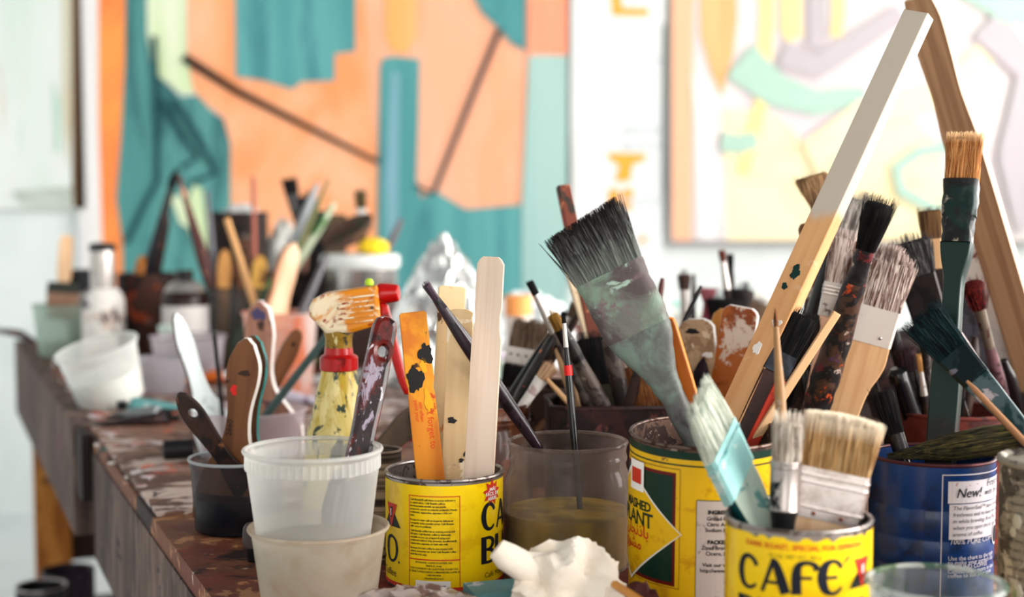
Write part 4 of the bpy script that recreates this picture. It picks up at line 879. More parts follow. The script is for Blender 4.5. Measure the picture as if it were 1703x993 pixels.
B('artist_brush', 'thin dark handle leaning right under the wide grey brush', 'paintbrush', 'C8', (974, 502), (915, 602), 1.54, [('h', [(0, 7), (40, 12), (140, 14)], dkbrown)], shift=.012)
B('artist_brush', 'tan wooden handle behind the red-banded brush', 'paintbrush', 'C7', (927, 570), (945, 630), 1.49, [('h', [(0, 10), (14, 17), (60, 20), (120, 14)], woodw)], shift=.02)
B('flat_brush', 'black-bristled flat brush in the middle of the maroon tin', 'paintbrush', 'C7', (984, 549), (1000, 672), 1.47, [('b', 92, (62, 54), h_black, {'rag': 10, 'n': 160}), ('f', [(0, 54), (40, 52)], mat('olive_dark_ferrule', c(70, 66, 48), .5, .2, spots=[(c(206, 150, 50), 36, .66)])), ('h', [(0, 46), (40, 26)], dkbrown)], thick=24, shift=.01)
B('artist_brush', 'thick grey-brown handle right of the black-bristled brush', 'paintbrush', 'C7', (1012, 562), (1036, 672), 1.44, [('h', [(0, 18), (3, 24), (60, 30), (130, 26)], greyh)])
B('artist_brush', 'dark tapered handle leaning right in the maroon tin', 'paintbrush', 'C7', (1066, 598), (1047, 672), 1.42, [('h', [(0, 12), (40, 18), (90, 22)], dkbrown)], shift=-.012)
B('flat_brush', 'fan of red-brown bristles at the right of the maroon tin', 'paintbrush', 'C7', (1062, 596), (1082, 672), 1.46, [('b', 84, (74, 56), h_brown, {'rag': 12, 'splay': 1.2, 'n': 200}), ('f', [(0, 56), (40, 50)], darkf), ('h', [(0, 44), (30, 26)], dkbrown)], thick=24, shift=.008)
B('artist_brush', 'slim reddish handle tip right of the wide grey brush', 'paintbrush', 'C7', (1102, 463), (1078, 620), 1.55, [('h', [(0, 7), (12, 10), (160, 12)], mat('maroon_lacquer', c(106, 40, 34), .35, coat=.4))], shift=.02)
B('wooden_bar', 'reddish wooden stick rising behind the wide grey brush', 'stick', 'C7', (936, 309), (992, 580), 1.56, [('h', [(0, 20), (3, 22), (300, 24)], mat('red_stained_wood', c(122, 66, 48), .6, spots=[(c(168, 54, 44), 30, .62), (c(60, 52, 44), 34, .62), (c(186, 132, 92), 26, .6)]), {'smooth': False})], thick=16, roll=20, shift=.02)
B('wooden_bar', 'cream painted stick under the wide grey brush', 'stick', 'C7', (934, 390), (985, 560), 1.56, [('h', [(0, 24), (240, 26)], mat('cream_paint', c(226, 206, 178), .6, spots=[(c(196, 160, 124), 20, .6)]), {'smooth': False})], thick=14, roll=15, shift=.02)
# ------------------------------------------------------------------ vegetable can
B('flat_brush', 'widest brush in the foreground, grey-black bristles and grey-green crusted collar', 'paintbrush', 'C4', (966, 362), (1152, 702), 1.13,
  [('b', 100, (142, 121), h_grey, {'rag': 16, 'n': 1100, 'slope': .1, 'splay': .5, 'core': .86, 'tt': .9}), ('f', [(0, 120), (8, 122), (28, 119), (60, 121), (100, 118), (112, 112)], grnf, {'crust': .0012}),
   ('h', [(-10, 116), (22, 104), (62, 72), (92, 52), (130, 43), (260, 38)], mat('grey_teal_crusted_handle', c(104, 104, 102), .45, spots=[(c(122, 134, 126), 14, .54, (1, 1, 1), .08), (c(72, 68, 70), 18, .57, (1, 1, 1), .06), (c(112, 86, 84), 28, .64)], bump=.5), {'crust': .0012, 'ht': 1.05})], thick=36, roll=-10, shift=-.01)
B('stir_stick', 'amber rounded stick leaning across the wide grey brush handle', 'stick', 'C4', (1104, 530), (1152, 690), 1.145, [('h', [(0, 22), (4, 34), (14, 38), (170, 38)], amber, {'edge': mat('pale_amber_edge', c(206, 134, 60), .4)})], thick=12, roll=-20, shift=-.02)
B('stretcher_bar', 'long pale square wooden bar slanting up to the right, white paint on its upper half', 'wooden bar', 'C4', (1528, 24), (1222, 690), 1.22,
  [('h', [(0, 46), (380, 48)], mat('half_painted_bar', c(216, 172, 128), .55, streak=(c(202, 150, 104), (90, 90, 5), .7), spots=[(c(216, 176, 140), 30, .66), (c(214, 110, 60), 40, .7)], zmix=[(c(196, 184, 172), .335, .35)]), {'smooth': False, 'bevel': .001, 'name': 'bar', 'daubs': [(472, 0, 10, 14, grd), (500, -8, 6, 7, grd), (560, 8, 10, 8, whited), (610, -6, 8, 14, whited)]})], thick=27, roll=-32, shift=.018)
B('flat_brush', 'navy-black flat brush lying along the long pale bar', 'paintbrush', 'C4', (1342, 515), (1246, 705), 1.22, [('b', 82, (50, 46), h_black, {'rag': 8}), ('f', [(0, 46), (36, 46)], mat('navy_smeared_ferrule', c(28, 34, 48), .4, spots=[(c(60, 66, 80), 30, .62)])), ('h', [(0, 44), (60, 40), (140, 34)], mat('rust_black_handle', c(74, 40, 30), .45, spots=[(c(30, 26, 30), 22, .53), (c(140, 70, 44), 36, .66)]))], thick=20, shift=.012)
B('wooden_bar', 'thin tan strip of wood under the multicoloured handle', 'stick', 'C4', (1392, 520), (1282, 690), 1.25, [('h', [(0, 14), (260, 16)], woodw, {'smooth': False})], thick=10, roll=20, shift=.02)
B('wooden_bar', 'red-orange painted strip low beside the front can brushes', 'stick', 'C4', (1300, 632), (1252, 735), 1.20, [('h', [(0, 18), (130, 22)], mat('red_orange_paint', c(190, 66, 34), .5, spots=[(c(140, 50, 34), 26, .6)]), {'smooth': False})], thick=10, roll=10, shift=.005)
# ------------------------------------------------------------------ front coffee can
B('sash_brush', 'angled sash brush with teal collar and pale green crusted bristles, leaning left', 'paintbrush', 'C5', (1158, 652), (1262, 872), 1.02,
  [('b', 92, (58, 74), h_white, {'rag': 24, 'n': 520, 'shear': .75, 'splay': 1.0}), ('f', [(0, 76), (74, 74)], tealf, {'shear': .75, 'beads': (14,)}), ('h', [(-30, 60), (0, 64), (40, 58), (90, 44), (200, 34)], tealh, {'edge': mat('dark_teal_edge', c(26, 92, 96), .4)})], thick=38, roll=26, shift=-.004)
B('round_brush', 'stubby round brush with white-grey bristles and steel collar, middle of the front can', 'paintbrush', 'C5', (1311, 682), (1302, 880), .985,
  [('b', 84, (56, 50), h_wgrey, {'rag': 16, 'n': 160, 'core': .75}), ('f', [(0, 52), (10, 54), (12, 51), (78, 50), (82, 54)], mat('tarnished_steel', c(168, 160, 156), .3, .8, spots=[(c(40, 44, 46), 26, .56, (1, 1, .5))]), {'beads': (4,)}), ('h', [(0, 46), (20, 40), (120, 30)], mat('black_chipped_handle', c(34, 34, 36), .4, spots=[(c(130, 100, 70), 36, .66)]))], shift=.0)
B('flat_brush', 'clean beige-bristled flat brush with steel collar and two rivets, right side of the front can', 'paintbrush', 'C5', (1405, 688), (1369, 885), .99,
  [('b', 96, (122, 116), h_beige, {'rag': 7, 'n': 1200, 'round': .06, 'core': .9, 'splay': .25, 'tt': .9}), ('f', [(0, 119), (4, 120), (80, 119), (84, 117)], pinkf, {'beads': (12, 24, 66), 'rivets': [(-20, 75), (26, 75)], 'rmat': mat('copper_rivet', c(140, 84, 66), .35, .8)}), ('h', [(0, 112), (26, 104), (60, 70), (120, 50)], wood)], thick=34, roll=-4, shift=.008)
B('artist_brush', 'slender pointed brush with tan handle just left of the stubby round brush', 'paintbrush', 'C5', (1289, 513), (1303, 760), 1.08, [('b', 32, (4, 9), h_brown, {'shape': [(0, .9), (.3, 1), (.7, .6), (1, .1)], 'n': 16}), ('h', [(0, 9), (60, 13), (100, 17), (110, 18), (250, 20)], mat('tan_black_smeared_handle', c(160, 126, 90), .45, spots=[(c(60, 52, 50), 22, .56, (1, 1, .6)), (c(180, 180, 184), 30, .64)]))], shift=-.01)
# ------------------------------------------------------------------ wide brushes behind the front can
B('flat_brush', 'wide brush with white-streaked bristles, pale metal collar and bare wooden handle', 'paintbrush', 'C11', (1487, 406), (1402, 690), 1.35,
  [('b', 108, (76, 84), h_wtaupe, {'rag': 14, 'n': 700, 'round': .25, 'splay': .6}), ('f', [(0, 86), (3, 87), (62, 87)], whitef, {'rivets': [(22, 48)], 'rmat': silver}), ('h', [(0, 84), (30, 86), (50, 78), (70, 64), (95, 54), (140, 48), (220, 46)], woodw)], thick=28, roll=4, shift=.004)
B('round_brush', 'brush with black bristles and multicolour crusted handle, in front of the wooden-handled one', 'paintbrush', 'C11', (1467, 327), (1350, 690), 1.29,
  [('b', 92, (56, 34), h_black, {'rag': 12, 'n': 420, 'splay': .6}), ('f', [(0, 31), (30, 33), (60, 36)], crusty, {'crust': .0012}), ('h', [(0, 38), (60, 46), (180, 50), (260, 46)], crusty, {'crust': .0016})], shift=-.012)
B('flat_brush', 'small brush with steel collar and rosy neck, left of the multicoloured handle', 'paintbrush', 'C11', (1410, 380), (1367, 580), 1.37, [('b', 92, (46, 40), h_wtaupe, {'rag': 12}), ('f', [(0, 40), (58, 38)], silver, {'beads': (8, 14, 20)}), ('h', [(0, 34), (20, 20), (50, 24), (140, 22)], mat('rosy_neck', c(206, 168, 146), .5))], thick=20, shift=.0)
B('flat_brush', 'grey crusted wide brush behind the long pale bar', 'paintbrush', 'C18', (1420, 312), (1356, 545), 1.46, [('b', 120, (66, 62), h_whisk, {'rag': 16, 'n': 180}), ('f', [(0, 62), (80, 58)], mat('grey_crust', c(120, 114, 110), .7, spots=[(c(74, 70, 70), 40, .54), (c(170, 164, 160), 60, .6)], bump=.8, bscale=140)), ('h', [(0, 54), (60, 40), (200, 36)], dkbrown)], thick=26, shift=.018)
B('flat_brush', 'splayed tan-bristled brush sticking out left of the long pale bar', 'paintbrush', 'C12', (1346, 284), (1402, 520), 1.50, [('b', 62, (66, 30), hair('dry_tan_hair', c(150, 118, 88), c(90, 66, 50), c(190, 160, 124)), {'rag': 16, 'splay': 1.4, 'n': 120}), ('f', [(0, 30), (40, 28)], darkf), ('h', [(0, 26), (200, 24)], dkbrown)], thick=16, shift=.02)
B('artist_brush', 'plain black handle between the long pale bar and the steel-collared brush', 'paintbrush', 'C18', (1384, 420), (1340, 560), 1.43, [('h', [(0, 16), (10, 26), (120, 26)], blackh)], shift=.01)
B('artist_brush', 'brown handle end peeking out left of the long pale bar', 'paintbrush', 'C11', (1338, 372), (1372, 520), 1.45, [('h', [(0, 16), (8, 26), (160, 22)], brownh)], shift=.022)
# ------------------------------------------------------------------ blue can
B('flat_brush', 'tall brush with square tan bristles, black-crusted collar and green neck', 'paintbrush', 'C6', (1606, 220), (1566, 745), 1.21,
  [('b', 80, (58, 54), h_tan, {'rag': 7, 'n': 480, 'core': .88, 'splay': .3}), ('f', [(0, 57), (60, 56), (62, 52), (104, 50)], mat('black_crusted_ferrule', c(30, 32, 32), .4, .1, spots=[(c(170, 160, 146), 14, .58), (c(16, 50, 46), 18, .56), (c(170, 130, 50), 36, .66), (c(180, 40, 30), 50, .7)], bump=.6), {'crust': .0016}), ('h', [(0, 50), (26, 44), (60, 30), (120, 30), (170, 34), (200, 46), (330, 46)], mat('green_to_black_handle', c(26, 24, 24), .35, zmix=[(c(8, 48, 42), .13, .15)], spots=[(c(48, 40, 36), 28, .62)], coat=.3))], thick=34, roll=-12, shift=.0)
B('artist_brush', 'black-haired brush drooping at the left rim of the blue can', 'paintbrush', 'C6', (1464, 640), (1500, 755), 1.19, [('b', 86, (40, 28), h_black, {'rag': 18, 'splay': 1.1}), ('f', [(0, 28), (40, 26)], darkf), ('h', [(0, 24), (60, 18)], blackh)], shift=-.01)
lyb = brush('large_brush', 'large dark olive brush lying flat across the blue can rim', 'paintbrush', None, (1486, 758), (1760, 716), 1.165,
  [('b', 205, (14, 52), hair('dark_olive_hair', c(48, 48, 42), c(92, 86, 66), c(120, 110, 70)), {'shape': [(0, .9), (.25, 1), (.5, .86), (.75, .55), (.92, .25), (1, .06)], 'n': 120}), ('f', [(0, 50), (40, 46)], darkf), ('h', [(0, 44), (80, 30)], dkbrown)], dlow=1.12)
# ------------------------------------------------------------------ right-hand cluster
B('flat_brush', 'dark teal-bristled brush leaning left, right of the bare wooden handle', 'paintbrush', None, (1526, 522), (1728, 746), 1.17,
  [('b', 92, (72, 56), h_dteal, {'rag': 12, 'n': 480, 'splay': .6}), ('f', [(0, 57), (56, 48)], mat('teal_grey_ferrule', c(34, 54, 58), .4, .2, spots=[(c(18, 36, 40), 22, .52), (c(120, 116, 124), 30, .64)])), ('h', [(0, 46), (50, 38), (140, 24)], mat('teal_grey_smeared_handle', c(88, 104, 108), .4, spots=[(c(34, 66, 68), 18, .53), (c(176, 168, 172), 26, .6)]))], thick=30, dlow=1.085)
B('artist_brush', 'brush with ragged dark red tip, upper right cluster', 'paintbrush', 'C19', (1616, 466), (1676, 690), 1.42, [('b', 46, (42, 26), h_red, {'rag': 12, 'splay': 1.3}), ('f', [(0, 20), (70, 18)], mat('green_pink_smeared_ferrule', c(126, 116, 104), .4, .3, spots=[(c(60, 110, 90), 26, .6), (c(90, 50, 56), 28, .58)])), ('h', [(0, 19), (60, 24), (170, 16)], mat('mauve_handle', c(120, 92, 96), .35, spots=[(c(70, 50, 54), 26, .54), (c(190, 176, 176), 40, .66)]))], shift=-.01)
B('artist_brush', 'tan pointed handle lying along the teal-bristled brush', 'paintbrush', None, (1608, 634), (1722, 755), 1.11, [('h', [(0, 5), (20, 10), (110, 12)], mat('tan_wood_handle', c(176, 136, 100), .5, streak=(c(140, 100, 76), (120, 120, 8), .7)))], dlow=1.075)
B('artist_brush', 'rosy white smeared handle behind the teal-bristled brush', 'paintbrush', 'C19', (1590, 548), (1672, 690), 1.40, [('h', [(0, 12), (40, 17), (180, 14)], mat('rosy_white_smears', c(168, 150, 150), .4, spots=[(c(110, 90, 96), 26, .54), (c(206, 196, 194), 40, .62)]))], shift=.012)
B('flat_brush', 'slate grey flat handle right of the tall green-necked brush', 'paintbrush', 'C19', (1590, 476), (1656, 660), 1.47, [('h', [(0, 14), (16, 34), (80, 46), (200, 40)], mat('slate_handle', c(74, 72, 78), .45, spots=[(c(50, 48, 52), 26, .54)]))], thick=16, roll=10, shift=.01)
B('flat_brush', 'dark brush with white-tipped hairs, left of the tall green-necked brush', 'paintbrush', 'C12', (1503, 388), (1560, 560), 1.42, [('b', 74, (84, 62), hair('black_hair_white_tips', c(24, 22, 24), c(54, 48, 48), c(110, 108, 106)), {'rag': 14, 'round': .2, 'n': 200}), ('f', [(0, 62), (74, 58)], mat('brown_black_ferrule', c(50, 40, 38), .35, .3, spots=[(c(30, 24, 24), 24, .52)])), ('h', [(0, 52), (40, 36), (160, 30)], dkbrown)], thick=24, shift=.008)
B('flat_brush', 'small tan-haired brush peeking up beside the tall green-necked brush', 'paintbrush', 'C12', (1545, 342), (1562, 520), 1.47, [('b', 56, (42, 32), hair('brown_tan_hair', c(120, 92, 64), c(76, 56, 40)), {'rag': 8}), ('f', [(0, 32), (50, 30)], woodw), ('h', [(0, 28), (160, 24)], dkbrown)], thick=14, shift=.018)
B('artist_brush', 'fine brush with a small straw tip at the clay pot rim', 'paintbrush', 'C12', (1527, 588), (1541, 690), 1.41, [('b', 30, (9, 9), hair('straw_hair', c(186, 146, 96), c(140, 100, 64)), {'rag': 4}), ('f', [(0, 9), (40, 14)], silver), ('h', [(0, 14), (60, 12)], dkbrown)], shift=-.012)
B('round_brush', 'plum-brown domed brush left of the tall brush, low in the clay pot', 'paintbrush', 'C12', (1502, 566), (1524, 690), 1.42, [('b', 50, (40, 34), hair('plum_hair', c(66, 46, 48), c(44, 32, 36)), {'rag': 6, 'round': .4}), ('f', [(0, 34), (40, 34)], darkf), ('h', [(0, 32), (80, 28)], dkbrown)], shift=.0)
B('round_brush', 'black stubby handle at the left of the clay pot', 'paintbrush', 'C12', (1490, 612), (1516, 690), 1.38, [('h', [(0, 20), (8, 36), (90, 36)], blackh)], shift=-.01)
B('wooden_bar', 'white painted board with red smears, behind the red-tipped brush', 'board', 'C19', (1612, 410), (1704, 660), 1.52, [('h', [(0, 50), (280, 54)], mat('white_board_red_smears', c(206, 200, 196), .6, spots=[(c(160, 60, 40), 14, .62), (c(120, 40, 32), 22, .66)]), {'smooth': False})], thick=14, roll=-14, shift=-.02)
B('stretcher_bar', 'tall brown wavy-edged wooden bar leaning at the upper right', 'wooden bar', 'C19', (1528, -6), (1712, 600), 1.44,
  [('h', [(0, 46), (40, 58), (110, 56), (160, 52), (190, 54), (250, 62), (640, 62)], mat('brown_grained_pine', c(176, 142, 112), .6, streak=(c(146, 112, 86), (150, 150, 4), .8)), {'edge': mat('pale_pine_edge', c(224, 200, 180), .6), 'name': 'bar'})], thick=24, roll=-18, shift=.0)
# ------------------------------------------------------------------ paddles and fine brushes behind the vegetable can
B('stir_stick', 'tan crusted paddle with rounded top, left of the amber paddle', 'paddle', 'C18', (1158, 530), (1166, 660), 1.46, [('h', [(0, 26), (5, 46), (14, 60), (140, 64)], mat('tan_lumpy_crust', c(186, 158, 130), .7, spots=[(c(160, 130, 104), 24, .54), (c(214, 192, 166), 34, .62), (c(90, 70, 56), 60, .71)], bump=1, bscale=110), {'edge': whited, 'daubs': [(60, 18, 10, 6, whited), (20, -6, 12, 6, blk)]})], thick=18, roll=-14, shift=.0)
B('stir_stick', 'amber paddle with white smears, right behind the vegetable can', 'paddle', 'C18', (1234, 510), (1208, 670), 1.44, [('h', [(0, 40), (5, 54), (12, 62), (170, 66)], mat('amber_white_smears', c(178, 104, 42), .35, spots=[(c(150, 82, 32), 14, .54), (c(214, 196, 182), 18, .6), (c(206, 184, 170), 30, .62)], coat=.3), {'edge': whited})], thick=14, roll=-16, shift=-.006)
B('stir_stick', 'honey-coloured paddle half hidden behind the amber one', 'paddle', 'C18', (1208, 514), (1190, 660), 1.50, [('h', [(0, 20), (10, 40), (40, 50), (170, 52)], mat('honey_wood', c(206, 152, 84), .45, streak=(c(180, 124, 60), (70, 70, 7), .7)))], thick=12, roll=10, shift=.016)
B('artist_brush', 'dark purple pointed tip in front of the tan crusted paddle', 'paintbrush', 'C18', (1170, 596), (1160, 670), 1.44, [('b', 40, (6, 26), hair('purple_black_hair', c(54, 40, 46), c(34, 26, 32)), {'shape': [(0, .9), (.4, 1), (.8, .5), (1, .1)], 'n': 20}), ('h', [(0, 22), (60, 18)], dkbrown)], shift=-.014)
for nm, lb, tp, lw, prts, sh in (
    ('round_brush', 'round brown dome-tipped brush among the far fine brushes', (1137, 446), (1141, 560), [('b', 36, (26, 18), hair('brown_dome_hair', c(92, 72, 66), c(66, 50, 48)), {'rag': 5, 'round': .45}), ('f', [(0, 15), (60, 18)], silver), ('h', [(0, 17), (60, 14)], dkbrown)], 0),
    ('artist_brush', 'thin dark handle right of the brown dome-tipped brush', (1154, 456), (1152, 560), [('h', [(0, 5), (30, 8), (120, 9)], dkbrown)], .01),
    ('artist_brush', 'slanted dark stick left of the pink fan brush', (1166, 476), (1138, 535), [('h', [(0, 5), (20, 8), (120, 9)], blackh)], -.02),
    ('fan_brush', 'small dusty-pink fan brush among the far fine brushes', (1178, 476), (1171, 560), [('b', 28, (36, 12), h_pink, {'rag': 7, 'splay': 1}), ('h', [(0, 11), (30, 14), (100, 12)], mat('rose_lacquer', c(150, 74, 88), .35, coat=.4))], 0),
    ('artist_brush', 'tall fine brush with reddish tip, far behind the amber paddle', (1200, 414), (1217, 540), [('b', 22, (13, 11), hair('rust_hair', c(130, 76, 62), c(80, 50, 44)), {'rag': 3}), ('f', [(0, 10), (46, 14)], silver), ('h', [(0, 14), (60, 18)], dkbrown)], 0),
    ('artist_brush', 'tall fine brush with dark tip, just right of the reddish-tipped one', (1214, 420), (1220, 540), [('b', 24, (12, 10), h_black, {'rag': 3}), ('f', [(0, 10), (46, 12)], darkf), ('h', [(0, 12), (60, 14)], dkbrown)], .014),
    ('mop_brush', 'fluffy black mop brush behind the honey paddle', (1204, 476), (1200, 580), [('b', 66, (76, 40), h_black, {'rag': 10, 'round': .5, 'n': 160}), ('f', [(0, 40), (30, 34)], darkf), ('h', [(0, 30), (40, 22)], dkbrown)], -.012),
    ('mop_brush', 'dark grey mop brush tip behind the tall fine brushes', (1240, 466), (1226, 560), [('b', 60, (40, 30), hair('slate_hair', c(70, 64, 62), c(46, 42, 42)), {'rag': 8, 'round': .4}), ('f', [(0, 30), (30, 26)], darkf), ('h', [(0, 24), (40, 20)], dkbrown)], .018),
    ('flat_brush', 'wide brown brush tuft right of the mop brush, beside the long pale bar', (1262, 496), (1236, 590), [('b', 60, (84, 60), h_taupe, {'rag': 10}), ('f', [(0, 60), (30, 56)], darkf), ('h', [(0, 46), (40, 30)], dkbrown)], .0)):
    B(nm, lb, 'paintbrush', 'C17' if 'slanted' not in lb else 'C7', tp, lw, 1.93 if 'slanted' not in lb else 1.6, prts, thick=14 if nm in ('fan_brush', 'flat_brush') else None, shift=sh)

# more dark handles crowding the right-hand containers
for lb, can, tp, lw, dt, prof, mm, sh in (
    ('slim charcoal handle between the bare wooden handle and the tall brush', 'C12', (1532, 470), (1546, 690), 1.46, [(0, 12), (30, 20), (200, 16)], greyh, .02),
    ('dark plum handle beside the plum domed brush', 'C12', (1480, 540), (1520, 690), 1.47, [(0, 12), (20, 22), (150, 20)], dkbrown, .02),
    ('short black handle under the teal-bristled brush', 'C12', (1600, 600), (1590, 690), 1.40, [(0, 14), (20, 24), (120, 22)], blackh, -.01),
    ('brown smeared handle right of the tall green-necked brush', 'C12', (1622, 560), (1606, 690), 1.46, [(0, 12), (30, 22), (150, 18)], dkbrown, .02),
    ('black round handle left of the wide wooden handle', 'C11', (1340, 600), (1352, 700), 1.40, [(0, 16), (20, 28), (120, 24)], blackh, .0),
    ('dark stained handle behind the slender pointed brush', 'C18', (1322, 560), (1280, 700), 1.42, [(0, 14), (30, 26), (160, 22)], dkbrown, .0),
    ('thick brown handle behind the red-orange strip', 'C18', (1296, 590), (1262, 700), 1.45, [(0, 16), (20, 30), (160, 26)], dkbrown, .012),
    ('black-smeared handle at the right edge under the brown bar', 'C19', (1668, 600), (1700, 700), 1.50, [(0, 14), (30, 26), (160, 22)], blackh, -.01),
    ('grey-brown handle at the right edge below the white board', 'C19', (1690, 640), (1712, 720), 1.46, [(0, 14), (30, 24), (160, 22)], greyh, -.02)):
    B('artist_brush', lb, 'paintbrush', can, tp, lw, dt, [('h', prof, mm)], shift=sh)
# ================================================================== spray bottle
sb = spot(566, 1.40); SB = thing('spray_bottle', 'paint-smeared spray bottle with red trigger, behind the frosted tub', 'spray bottle', (sb.x, sb.y, TOP + .0006))
KS = 1.40 / F
def zs(y): return TOP + .33 - (y - 325) * KS * .998 - SB.location.z
bot = mat('smeared_yellow_bottle', c(210, 192, 128), .4, spots=[(c(226, 212, 160), 14, .54, (1, 1, .5), .08), (c(186, 160, 56), 18, .54, (1, 1, .4), .06), (c(56, 74, 58), 30, .55, (1, 1, .6)), (c(206, 92, 34), 20, .66)], coat=.2)
sw = lambda w: w * KS / 2
MB().lathe([(.0005, 0), (sw(120), 0), (sw(128), .004), (sw(126), .05), (sw(112), zs(735)), (sw(106), zs(712)), (sw(102), zs(706)), (sw(98), zs(700)), (sw(74), zs(650)), (sw(60), zs(622)), (sw(58), zs(612)), (.0005, zs(612))], 40).build('bottle', bot, SB)
redpl = mat('red_plastic', c(176, 20, 18), .3, spots=[(c(130, 16, 18), 40, .62)], coat=.4)
q = MB(); n = 36; rs = []
for r_, y in ((sw(58), 613), (sw(62), 611), (sw(62), 592), (sw(58), 589), (sw(48), 586), (sw(46), 575)): rs.append([(r_ * (1 + (.025 if i % 2 and r_ > sw(57) else 0)) * math.cos(i * math.pi * 2 / n), r_ * (1 + (.025 if i % 2 and r_ > sw(57) else 0)) * math.sin(i * math.pi * 2 / n), zs(y)) for i in range(n)])
q.rings(rs).build('screw_collar', redpl, SB, ang=.5)
headm = mat('cream_head_orange_stain', c(222, 206, 180), .4, spots=[(c(206, 138, 30), 15, .53, (1, 1, 1), .05), (c(156, 66, 18), 24, .58), (c(90, 70, 50), 60, .68)], coat=.2)
MB().lathe([(sw(46), zs(576)), (sw(44), zs(560)), (sw(50), zs(550)), (sw(48), zs(546))], 28, True, True).build('neck', mat('olive_stained_neck', c(150, 120, 40), .4, spots=[(c(70, 62, 40), 40, .56), (c(210, 196, 150), 40, .62)]), SB)
def so(pts): return [((x - 566) * KS, zs(y)) for x, y in pts]
hd = plate('spray_head', so([(520, 508), (527, 494), (545, 484), (575, 480), (630, 472), (633, 476), (637, 528), (630, 538), (606, 545), (590, 550), (548, 551), (536, 538), (521, 522)]), .030, headm, SB, bevel=.004)
for i in range(6):
    y0 = 489 + i * 8.2
    q = plate('grip_rib', so([(570, y0 + 3), (628 - i * .5, y0 - 4), (628 - i * .5, y0 - 1), (570, y0 + 6)]), .0016, headm, hd, bevel=.0004); q.location.y = -.0156
q = MB().lathe([(.0016, 0), (.0016, .0008), (.0006, .001)], 10).build('screw', mat('dark_screw', c(80, 72, 66), .5), hd); q.rotation_euler = (R(90), 0, 0); q.location = ((624 - 566) * KS, -.015, zs(508))
q = MB(); q.lathe([(.004, 0), (sw(34), .001), (sw(36), .004), (sw(34), .008), (sw(28), .019), (sw(24), .0205), (.0005, .0205)], 16, True)
nz_ = q.build('nozzle', redpl, SB, ang=.4); nz_.rotation_euler = (R(8), R(86), 0); nz_.location = ((632 - 566) * KS, 0, zs(487))
plate('trigger', so([(636, 500), (648, 506), (654, 530), (664, 570), (676, 620), (684, 644), (682, 653), (674, 652), (664, 632), (652, 590), (640, 556), (630, 548), (632, 530)]), .014, redpl, SB, bevel=.003)
MB().lathe([(.0005, 0), (.0042, .001), (.0046, .004), (.003, .007), (.0005, .0078)], 12).build('green_blob', mat('lime_paint', c(176, 204, 60), .4), SB).location = ((617 - 566) * KS, 0, zs(474))
# ================================================================== foreground rubbish
tis = mat('tissue_paper', c(236, 226, 214), .85, spots=[(c(226, 212, 196), 14, .56, (1, 1, 1), .1)], bump=.4, bscale=60)
tl = spot(936, 1.075)
crumple('crumpled_tissue', 'crumpled white tissue in front of the glass jar', 'tissue', (tl.x + .004, tl.y, TOP), (.036, .030, .0365), 14, tis, 3.6, .42, 5, hf=.55)
tw = MB(); pts = [at(826, 912, 1.06), at(842, 925, 1.06), at(870, 942, 1.065), at(905, 950, 1.07)]
o = tw.tube([p - Vector((tl.x + .004, tl.y, TOP)) for p in pts], [.008, .011, .012, .015], 10).build('twisted_corner', tis, bpy.data.objects['crumpled_tissue'])
wr_ = mat('grey_cellophane', c(170, 156, 150), .25, spots=[(c(206, 196, 190), 26, .56), (c(120, 96, 88), 20, .58)], coat=.3)
a = spot(688, 1.095); crumple('crumpled_wrapper', 'crumpled grey-beige cellophane wrapper in front of the yellow text-panel can', 'wrapper', (a.x, a.y, TOP), (.046, .028, .0155), 9, wr_, 7, .4)
a = spot(598, 1.03); crumple('crumpled_rag', 'small cream rag corner at the bottom, below the nested tubs', 'rag', (a.x, a.y, TOP), (.017, .012, .0125), 12, tis, 6, .35, 3)
a = at(832, 985, 1.10)
tbx = MB().box(-.026, .026, -.017, .017, 0, .022).build('paper_box', mat('teal_printed_card', c(110, 150, 152), .5, spots=[(c(196, 190, 200), 30, .58), (c(140, 120, 150), 26, .66)]), smooth=False); tbx.location = (a.x, 1.105, TOP + .0003); tbx.rotation_euler = (0, 0, R(18)); tag(tbx, 'small teal printed card box left of the crumpled tissue', 'box')
q = MB().rings([sect(.0032, .0032, 0, 6), sect(.0032, .0032, .105, 6)]); pc_ = q.build('pencil', mat('ochre_pencil_paint', c(206, 146, 62), .4)); pc_.location = at(1022, 976, 1.0) ; tag(pc_, 'ochre wooden pencil at the bottom, right of the tissue', 'pencil')
pv = (at(1080, 1010, .98) - at(1022, 972, 1.03)); pc_.location = at(1022, 972, 1.03); pc_.rotation_euler = pv.to_track_quat('Z', 'Y').to_euler()
a = spot(1062, 1.075); crumple('dried_paint_lump', 'dark maroon paint-soaked rag wad at the foot of the vegetable can', 'rag', (a.x, a.y, TOP), (.014, .012, .022), 3, mat('maroon_rag', c(84, 40, 36), .7), 6, .3, 3)
a = onZ(421, 938, TOP); q = thing('bottle_stopper', 'small grey rubber stopper beside the nested tubs', 'stopper', (a.x, a.y + .01, TOP + .0005))
MB().lathe([(.0005, 0), (.007, 0), (.0075, .012), (.0062, .013), (.0005, .013)], 18).build('plug', blackh, q); MB().lathe([(.0005, .013), (.0095, .013), (.0115, .018), (.0108, .030), (.008, .034), (.0005, .035)], 18).build('cap', mat('grey_rubber', c(86, 76, 72), .7), q)
a = onZ(297, 769, TOP); q = thing('rubber_plug', 'black ribbed cap lying on the palette board', 'plug', (a.x, a.y, TOP + .0165), (0, R(90), R(20)))
MB().lathe([(.0005, -.018), (.0108, -.018), (.0118, -.016), (.0118, .017), (.0105, .018), (.009, .018), (.009, .004), (.0005, .004)], 24).build('cap_body', mat('black_rubber', c(36, 34, 38), .5), q)
